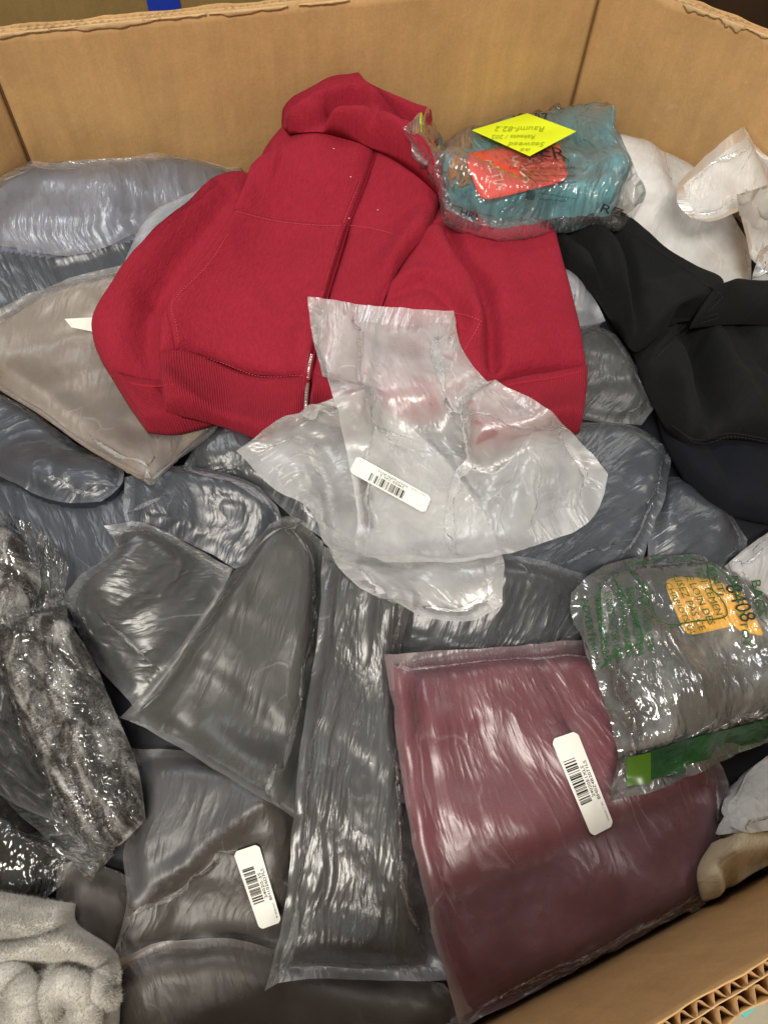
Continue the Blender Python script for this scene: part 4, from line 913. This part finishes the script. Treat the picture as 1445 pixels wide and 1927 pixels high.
# kangaroo pocket, laid on the front
p = Patch([(442, 392), (520, 412), (600, 420), (652, 420)], [(652, 420), (630, 490), (608, 565), (588, 650), (578, 706)], [(330, 655), (400, 676), (480, 704), (578, 706)], [(442, 392), (400, 460), (316, 566), (322, 610), (330, 655)], .004, .5, .004, .006, .0035)
oP, PP = cloth('pocket', p, RED, hd, wr=.0012, wscale=16, seed=77, folds=[([(450, 470), (430, 560), (440, 640)], .003, .02), ([(545, 470), (520, 560), (500, 640)], .003, .03)])
p = Patch([(298, 668), (350, 664), (420, 692), (490, 716), (584, 714)], [(584, 714), (580, 745), (576, 778)], [(312, 770), (400, 790), (450, 806), (497, 823), (545, 800), (576, 778)], [(298, 668), (302, 720), (312, 770)], .022, .4, .014, .03, .0025)
cloth('hem_ribbing', p, RIB, hd, wr=.003, seed=78, folds=[([(425, 700), (430, 750), (435, 800)], -.003, .012)])
p = Patch([(588, 714), (620, 728), (690, 745)], [(690, 745), (690, 780), (680, 810)], [(580, 778), (610, 765), (680, 810)], [(588, 714), (584, 745), (580, 778)], .042, .4, .014, .03, .0025)
cloth('hem_ribbing', p, RIB, hd, wr=.002, seed=79)
def strip_on(name, pts, w, h, mat, parent, lift=.0008, dash=None, Z=None):
    """cord, seam or row of stitches lying on the cloth"""
    Z = blur(H, .003) if Z is None else Z
    n = max(8, int(np.linalg.norm(np.diff(np.array(pts, float), axis=0), axis=1).sum()/4)); C = march(catmull(pts, n), Z, lift)
    s = np.r_[0, np.cumsum(np.linalg.norm(np.diff(C, axis=0), axis=1))]
    V = []; F = []
    def seg(Q):
        t = np.gradient(Q, axis=0); b = np.cross(t, [0, 0, 1.]); b /= np.linalg.norm(b, axis=1)[:, None]+1e-9; k = len(V); m = len(Q)
        for q, bb in zip(Q, b):
            for a, z in ((-1, 0), (-.6, 1), (.6, 1), (1, 0)): V.append(q+bb*w*a*.5+np.array([0, 0, h*z+ZR]))
        for i in range(m-1):
            for j in range(3): F.append([k+i*4+j, k+i*4+j+1, k+i*4+j+5, k+i*4+j+4])
    if dash:
        for a in np.arange(0, s[-1]-dash[0], dash[0]+dash[1]):
            tt = np.linspace(a, a+dash[0], 3); seg(np.stack([np.interp(tt, s, C[:, k]) for k in range(3)], 1))
    else: seg(C)
    return mesh_obj(name, V, F, mat, parent)
strip_on('zipper_tape', [(x+1, y) for x, y in zl], .0026, .0008, TAPE, hd, 0)
strip_on('placket_seam', [(x-17, y+4) for x, y in zl[1:]], .0022, .0007, RED, hd, .0004)
strip_on('stitching', [(x-12, y+4) for x, y in zl[1:]], .0006, .0004, STI, hd, .0008, (.0016, .0016))
strip_on('stitching', [(446, 398), (520, 416), (600, 424), (650, 424)], .0006, .0004, STI, hd, .001, (.0018, .0018))
strip_on('stitching', [(430, 440), (390, 500), (326, 568), (332, 610), (338, 650)], .0006, .0004, STI, hd, .001, (.0018, .0018))
strip_on('stitching', [(340, 658), (420, 684), (490, 708), (576, 706)], .0006, .0004, STI, hd, .001, (.0018, .0018))
strip_on('stitching', [(660, 424), (700, 430), (740, 440)], .0006, .0004, STI, hd, .001, (.0018, .0018))
strip_on('stitching', [(905, 604), (885, 640), (860, 680)], .0007, .0004, STI, hd, .001, (.0018, .0018))
strip_on('stitching', [(850, 588), (880, 594), (905, 604)], .0007, .0004, STI, hd, .001, (.0018, .0018))
for q in ([(298, 667), (350, 663), (420, 691), (490, 715), (582, 713)], [(211, 707), (250, 721), (290, 727), (328, 724)], [(900, 747), (965, 723), (1040, 711), (1103, 696)]):
    strip_on('hem_seam', q, .003, .0009, RIB, hd, -.0003)
strip_on('zipper_teeth', [(586, 668), (580, 700), (577, 740), (575, 776)], .0042, .0012, ZIP, hd, .001, (.0010, .0010))
for px in ((628, 280), (657, 411), (711, 395), (660, 333)):     # lint specks
    c = march([px], blur(H, .003), .0008)[0]; V = [(c[0]+.0012*math.cos(a)*(1 if k % 2 else .4), c[1]+.0012*math.sin(a)*(1 if k % 2 else .5), c[2]+ZR+(.0004 if k % 2 else 0)) for k, a in enumerate(np.linspace(0, 5.4, 7))]
    mesh_obj('lint_speck', V, [[0, 1, 2, 3, 4, 5, 6]], plain_mat('lint', (.85, .75, .75), .9, .1), hd)
# hood, standing up against the back of the heap
HD = -.102-.8*np.maximum(0, GX-.0)-1.5*np.maximum(0, .90-GY)
p = Patch([(531, 214), (545, 194), (600, 170), (640, 151), (668, 146), (688, 174), (740, 190), (814, 218)], [(814, 218), (812, 250), (828, 305), (842, 375)], [(543, 243), (600, 240), (650, 250), (715, 277), (770, 310), (842, 375)], [(531, 214), (530, 228), (543, 243)], .026, .25, .024, .02, .0026, floor=blur(HD, .012))
cloth('hood', p, RED, hd, folds=[([(566, 223), (600, 205), (640, 187), (676, 176)], -.030, .0075), ([(548, 206), (600, 182), (650, 163)], .006, .007), ([(552, 236), (620, 216), (700, 224), (770, 262), (832, 345)], .013, .010), ([(690, 196), (750, 214), (806, 258)], -.010, .006), ([(640, 243), (705, 262), (765, 300)], -.005, .004), ([(700, 182), (765, 204), (812, 235)], .006, .009), ([(590, 232), (640, 226), (690, 236), (740, 268)], -.004, .0035)], wr=.004, wscale=20, seed=82)
roll('hood', [(905, 216), (920, 207), (940, 215)], .008, RED, hd, .004, 5, n=14)
Zb = blur(H, .003)
for q in ([(1225, 668), (1255, 640), (1300, 606), (1350, 590)], [(1352, 552), (1320, 585), (1300, 612)], [(1262, 800), (1310, 828), (1370, 815), (1440, 826)], [(1150, 412), (1205, 446), (1288, 504), (1350, 548)]):
    strip_on('seam', q, .0024, .0009, BLK, bk, -.0002, Z=Zb)
    strip_on('stitching', [(x+7, y+7) for x, y in q], .0006, .0004, plain_mat('charcoal_thread', (.03, .03, .03), .7, .3), bk, .0008, (.002, .0016), Z=Zb)

# ------------------------------------------------------------------ teal packet with sticky note
TEAL = mottled('teal_print_knit', [(.3, (.03, .1, .12)), (.42, (.06, .25, .29)), (.6, (.09, .36, .40)), (.74, (.2, .42, .42))], 9, 3, .7)
ORNG = mottled('orange_print_cotton', [(.35, (.02, .05, .06)), (.45, (.5, .22, .05)), (.55, (.06, .08, .1)), (.62, (.62, .34, .12)), (.75, (.08, .12, .14))], 26, 6, .8)
F_PK = film_mat('clear_packet_film', (.88, .85, .82), .09, .11, 1.2, .5, 2, 14, gk=1.6)
INKM = plain_mat('black_print', (.015, .015, .015), .6, .2)
tb = thing('bagged_garment', 'teal garment with orange tag and yellow sticky note in a clear bag by the hood', 'bagged garment', (.13, .84, ZR-.08), 'bagged garments heaped in the box')
PKP = Patch([(756, 240), (800, 222), (900, 212), (1010, 212), (1142, 222)], [(1142, 222), (1165, 260), (1200, 330), (1216, 372), (1172, 408)], [(838, 392), (880, 415), (950, 430), (1060, 412), (1172, 408)], [(756, 240), (800, 280), (822, 335), (838, 392)], .045, .5, .03, .02, .0028)
p = Patch([(838, 290), (900, 280), (1000, 272), (1125, 266)], [(1130, 240), (1160, 290), (1176, 345), (1150, 395)], [(850, 370), (950, 400), (1050, 400), (1150, 395)], [(838, 290), (834, 325), (850, 370)], .048, .2, .035, .03, .003)
def tc(P, U, V):
    P[..., 2] += .006*np.clip(fbm(U*5, V*3, 91), -1, 1)
oT, PT = cloth('teal_garment', p, TEAL, tb, folds=[([(990, 340), (1080, 300), (1150, 310)], .008, .012), ([(900, 375), (1010, 370), (1100, 345)], -.012, .006), ([(1050, 240), (1110, 290), (1130, 380)], -.008, .008), ([(870, 350), (960, 345), (1000, 360)], -.006, .005)], extra=tc, seed=92, upd=False)
HS = H.copy(); raster(PT, H)
p = Patch([(838, 266), (860, 255), (885, 248)], [(885, 248), (892, 290), (885, 345)], [(850, 350), (865, 352), (885, 345)], [(838, 266), (838, 310), (850, 350)], .004, .4, .012, .006, .003)
oS, PS = cloth('patterned_sleeve', p, ORNG, tb, seed=93)
TAG = plain_mat('orange_red_card', (.82, .085, .055), .5, .3)
TZ = blur(dil(H, 5), .014); TQ = [(872, 288), (1050, 262), (1072, 338), (905, 380)]
PTG = card('card_tag', TQ, TAG, tb, .002, TZ)
LET = plain_mat('pale_lettering', (.85, .55, .45), .6, .2)
decal('lettering', TQ, merge([text_polys('ALTIA', .20, .31, .20, .85, rot=True), text_polys('3', .46, .56, .22, .5, up=True), text_polys('S', .50, .58, .5, .85), text_polys('8', .62, .68, .12, .42, up=True)]), LET, tb, .0026, TZ)
H = HS
film('plastic_bag', PKP, F_PK, tb, [PT, PS, PTG], .06, .03, 30, 94, (120, 90), .012, [([(940, 380), (945, 320), (950, 270)], .004, .003, 'sharp'), ([(1060, 395), (1090, 330), (1120, 280)], .006, .003, 'sharp'), ([(1120, 240), (1165, 330), (1160, 400)], .004, .004, 'sharp')], amp=.004)
SURF = blur(dil(H, 1), .004)
q = [(905, 300), (1100, 300), (1100, 372), (905, 372)]
decal('printed_warning', [(985, 268), (1062, 280), (1068, 300), (990, 290)], text_polys('BER', 0, 1, 0, 1, up=False), INKM, tb, .0014, SURF)
decal('printed_warning', [(958, 300), (1070, 296), (1086, 352), (962, 345)], merge([text_polys("I'm Not A Regular Bag", .22, 1, 0, .16), text_polys("I'm A Cool Biodegradable", 0, 1.05, .26, .44), text_polys('please keep away from small', .3, 1, .58, .68), text_polys('children to avoid suffocation', .36, 1, .78, .88)]), INKM, tb, .0014, SURF)
decal('printed_warning', [(990, 356), (1085, 372), (1080, 384), (988, 375)], merge([text_polys('Dispose of this bag with care', .25, 1, 0, .35), text_polys('keep it out of reach', .25, .8, .6, .95), bar_polys(0, .18, 0, 1, 3)]), INKM, tb, .0014, SURF)
decal('printed_warning', [(934, 211), (1030, 211), (1032, 232), (935, 230)], merge([bar_polys(0, .13, 0, 1, 4), text_polys('oQo', .3, .65, .1, .9), text_polys('RZ', .75, 1, .1, .9)]), INKM, tb, .0014, SURF)
decal('printed_warning', [(1135, 383), (1175, 395), (1168, 412), (1128, 398)], text_polys('RZ', 0, 1, 0, 1), INKM, tb, .0014, SURF)
decal('printed_warning', [(868, 392), (905, 405), (900, 416), (866, 404)], text_polys('HRL', 0, 1, 0, 1), INKM, tb, .0014, SURF)
YEL = plain_mat('fluorescent_yellow_paper', (.74, .86, .02), .7, .2)
NOTE = [(887, 245), (992, 213), (1084, 247), (996, 294)]
NZ = blur(dil(H, 3), .008)
decal('sticky_note', NOTE, sheet_polys(12, 12), YEL, tb, .003, NZ)
PEN = plain_mat('pencil_writing', (.38, .46, .02), .7, .2)
decal('handwriting', [(925, 231), (1042, 231), (1042, 284), (925, 284)], merge([text_polys('Raumf-82.2', .05, .85, .12, .3, up=True, shear=.3), text_polys('Rakeeta / 202', .0, .7, .42, .56, up=True, shear=.3), text_polys('Seaweed', .25, .85, .68, .84, up=True, shear=.3), text_polys('as', .45, .62, .9, .99, up=True, shear=.3)]), PEN, tb, .0042, NZ)

# ------------------------------------------------------------------ torn milky bag lying over the hoodie
tn, PA = loose('torn crumpled white plastic bag with a barcode label lying on the hoodie', [(448, 848), (530, 790), (620, 755), (690, 735)], [(690, 735), (850, 880), (943, 1040), (942, 1142)], [(715, 1125), (800, 1160), (880, 1170), (942, 1142)], [(448, 848), (505, 915), (585, 962), (618, 1040), (655, 1092), (715, 1125)], F_TORN, 101, .06, .02, 35, .02, nscale=15, amp=.008, roof=.018, smooth=4,
    folds=[([(480, 850), (600, 830), (680, 850)], .006, .006), ([(500, 880), (600, 900), (690, 990), (740, 1090)], .007, .005), ([(650, 1060), (780, 1040), (930, 1050)], .006, .005, 'sharp'), ([(740, 1120), (820, 1090), (930, 1090)], .005, .006)], name='torn_plastic_bag')
_, PB = loose('', [(579, 558), (640, 568), (720, 578), (800, 584), (852, 588)], [(852, 588), (865, 650), (893, 700), (960, 735), (1020, 765), (1060, 800), (1100, 840), (1141, 895)], [(668, 1050), (760, 1060), (900, 1056), (1050, 1012), (1120, 975), (1141, 895)], [(579, 558), (590, 650), (625, 745), (655, 860), (672, 960), (668, 1050)], F_TORN, 102, .055, .02, 20, .03, nscale=14, amp=.009, roof=.022, parent=tn, smooth=5,
    folds=[([(600, 600), (720, 640), (840, 605)], .005, .006), ([(845, 600), (842, 680), (835, 760), (830, 880), (800, 1000)], .016, .006), ([(590, 660), (700, 690), (840, 690)], .006, .004), ([(640, 740), (700, 780), (720, 860), (700, 960)], .010, .006), ([(850, 850), (960, 900), (1100, 960)], .008, .005), ([(880, 700), (950, 790), (1040, 860), (1130, 900)], .012, .007), ([(820, 860), (740, 980), (690, 1040)], .008, .006), ([(900, 720), (960, 840), (980, 980)], .006, .005), ([(950, 830), (1040, 850), (1120, 870)], -.006, .008), ([(760, 600), (770, 720), (800, 860)], .006, .006), ([(900, 1050), (930, 960), (1000, 900), (1135, 880)], .006, .0035, 'sharp'), ([(870, 640), (860, 760), (900, 860), (1000, 1000)], .009, .004, 'sharp')])
PAPER = plain_mat('white_label_paper', (.82, .82, .76), .55, .25)
def barcode(parent, quad, seed, lines, ink=INKM):
    """label sticker: rounded paper, bars and two lines of figures; quad runs along the label"""
    Z = blur(dil(H, 1), .004)
    lb = decal('label', quad, sheet_polys(22, 8, .022, 2.4), PAPER, parent, .001, Z)
    decal('barcode', quad, bar_polys(.24, .70, .44, .90, seed), ink, lb, .0016, Z)
    decal('label_text', quad, merge([text_polys(lines[0], .30, .70, .10, .22, up=True), text_polys(lines[1], .34, .66, .26, .38, up=True), text_polys(lines[2], .74, .93, .10, .16, up=True)]), ink, lb, .0016, Z)
    return lb
barcode(tn, [(672, 857), (812, 935), (799, 966), (657, 888)], 5, ('X0037QZRUN15', '24020 2XL S', 'New / Made'))
barcode(rm, [(1085, 1375), (1155, 1553), (1113, 1575), (1036, 1392)], 6, ('BH0Z4B2071LS', '24020E1XLS', 'New / in'))
barcode(rb, [(487, 1588), (530, 1735), (489, 1750), (439, 1604)], 7, ('BH1026D7LS', '24020-3S', 'New'), plain_mat('faded_print', (.03, .025, .02), .6, .2))

# ------------------------------------------------------------------ green printed clear packet
gb = thing('bagged_garment', 'grey garment in clear bag with green print, orange sticker and green seal strip', 'bagged garment', (.31, .28, ZR-.15), 'bagged garments heaped in the box')
GRY = mottled('reflection_mottled_cloth', [(.38, (.02, .022, .024)), (.5, (.06, .06, .062)), (.6, (.18, .18, .175)), (.72, (.38, .36, .32))], 9, 9)  # pale mottles stand for whitish reflections on the film
GBP = Patch([(1072, 1118), (1112, 1078), (1175, 1055), (1290, 1044), (1355, 1064), (1405, 1112), (1500, 1185)], [(1500, 1185), (1500, 1375)], [(1143, 1508), (1250, 1482), (1350, 1435), (1500, 1375)], [(1072, 1118), (1076, 1160), (1105, 1240), (1150, 1370), (1160, 1420), (1143, 1508)], .055, .3, .04, .03, .0026)
p = Patch([(1110, 1110), (1180, 1080), (1290, 1070), (1360, 1090), (1500, 1200)], [(1500, 1200), (1500, 1350)], [(1190, 1420), (1300, 1400), (1400, 1370), (1500, 1350)], [(1110, 1110), (1105, 1200), (1160, 1330), (1190, 1420)], .06, .3, .04, .03, .0035)
oG, PGb = cloth('grey_garment', p, GRY, gb, folds=[([(1150, 1100), (1170, 1250), (1200, 1380)], -.012, .01), ([(1230, 1200), (1330, 1300), (1450, 1280)], .01, .02), ([(1210, 1350), (1280, 1330), (1330, 1380)], -.01, .012)], wr=.008, wscale=18, seed=111, upd=False)
HS = H.copy(); raster(PGb, H)
OSK = plain_mat('orange_yellow_paper', (.92, .50, .02), .6, .3, var=.08, scale=60)
ZG = blur(H, .014)
ps1 = card('orange_sticker', [(1246, 1090), (1345, 1075), (1404, 1172), (1290, 1198)], OSK, gb, .004, ZG)
ps2 = card('orange_sticker', [(1335, 1098), (1383, 1092), (1440, 1198), (1385, 1186)], OSK, gb, .0048, ZG)
H = HS
F_GB = film_mat('clear_green_tinged_film', (.8, .84, .78), .09, .15, 1.1, .5, 1.6, 15, fine=.6, gk=2.2)
film('plastic_bag', GBP, F_GB, gb, [PGb, ps1, ps2], .08, .05, 40, 112, (130, 100), .022, [([(1130, 1090), (1125, 1200), (1160, 1340)], .01, .004, 'sharp'), ([(1215, 1240), (1240, 1300), (1290, 1380)], .006, .003, 'sharp'), ([(1340, 1290), (1400, 1240), (1445, 1235)], .008, .003, 'sharp'), ([(1080, 1130), (1110, 1200), (1130, 1290)], .008, .005), ([(1360, 1060), (1400, 1160), (1450, 1220)], .006, .003, 'sharp')], amp=.007, nscale=28)
GP_ = plain_mat('green_print', (.015, .10, .02), .5, .3); GSE = plain_mat('green_seal_tape', (.006, .045, .012), .2, .6, var=.3, scale=50, bumpd=.003); YG = plain_mat('yellow_green_seal_end', (.05, .12, .01), .3, .5)
ZF = blur(H, .005)
decal('green_print', [(1220, 1075), (1375, 1062), (1420, 1170), (1290, 1210)], merge([text_polys('ENT:', .70, .79, .02, .48, rot=True), text_polys('TOI  LEMENT', .55, .64, .0, .85, rot=True), text_polys('E LOIN DES', .40, .49, .12, .86, rot=True), text_polys('LISEZ PAS CE', .25, .34, .10, .90, rot=True), text_polys('CHARIOTS QU', .10, .19, .18, .95, rot=True)]), GP_, gb, .002, ZF)
decal('green_print', [(1375, 1085), (1445, 1075), (1470, 1210), (1400, 1220)], merge([text_polys('NOT A TOY', .0, .2, .0, 1, rot=True), text_polys('BAGS', .5, .75, .1, .6, rot=True)]), GP_, gb, .002, ZF)
decal('green_print', [(1085, 1120), (1215, 1085), (1240, 1230), (1110, 1270)], merge([text_polys(s_, x_, x_+.1, .06, .94, rot=True) for s_, x_ in (('ADVERTENCIA', .05), ('WARNING THIS BAG', .22), ('IS NOT A TOY KEEP', .38), ('AWAY FROM BABIES', .54), ('AND CHILDREN', .70), ('DO NOT USE IN CRIBS', .86))]), GP_, gb, .002, ZF)
for q in ([(1175, 1060), (1215, 1110), (1235, 1160), (1262, 1176), (1300, 1170), (1360, 1162), (1366, 1145), (1350, 1120), (1335, 1108)], [(1150, 1080), (1185, 1140), (1207, 1190), (1205, 1210), (1165, 1225), (1130, 1258)], [(1128, 1100), (1130, 1160), (1133, 1230)], [(1330, 1062), (1340, 1110), (1360, 1120)], [(1180, 1062), (1260, 1050), (1330, 1058), (1372, 1090), (1388, 1130)]):
    strip_on('green_print_line', q, .0012, .0003, GP_, gb, .0014, Z=ZF)
PEN2 = plain_mat('black_marker', (.02, .03, .03), .6, .2)
decal('handwriting', [(1362, 1102), (1392, 1098), (1425, 1165), (1395, 1172)], text_polys('8408', 0, 1, 0, 1, rot=True), PEN2, gb, .0016, ZF)
decal('seal_strip', [(1180, 1428), (1290, 1392), (1290, 1452), (1180, 1478)], sheet_polys(20, 8), GSE, gb, .0015, blur(H, .003))
decal('seal_strip', [(1289, 1392), (1400, 1365), (1400, 1412), (1289, 1440)], sheet_polys(20, 8), GSE, gb, .0018, blur(H, .003))
decal('seal_strip', [(1399, 1365), (1500, 1340), (1500, 1378), (1399, 1410)], sheet_polys(14, 8), GSE, gb, .0014, blur(H, .003))
decal('seal_end', [(1178, 1426), (1224, 1416), (1224, 1474), (1178, 1480)], sheet_polys(8, 6), YG, gb, .0022, blur(H, .003))

# scrap of teal tape outside the near rim
c = plane([(1388, 1905), (1412, 1880), (1425, 1893), (1402, 1915)], -.02); V = [(q[0], q[1], ZR-.02) for q in c]+[(q[0], q[1], ZR-.022) for q in c]
mesh_obj('tape_scrap', V, [[0, 1, 2, 3], [7, 6, 5, 4], [0, 4, 5, 1], [1, 5, 6, 2], [2, 6, 7, 3], [3, 7, 4, 0]], plain_mat('turquoise_tape', (.12, .5, .5), .5, .3), box, smooth=False)
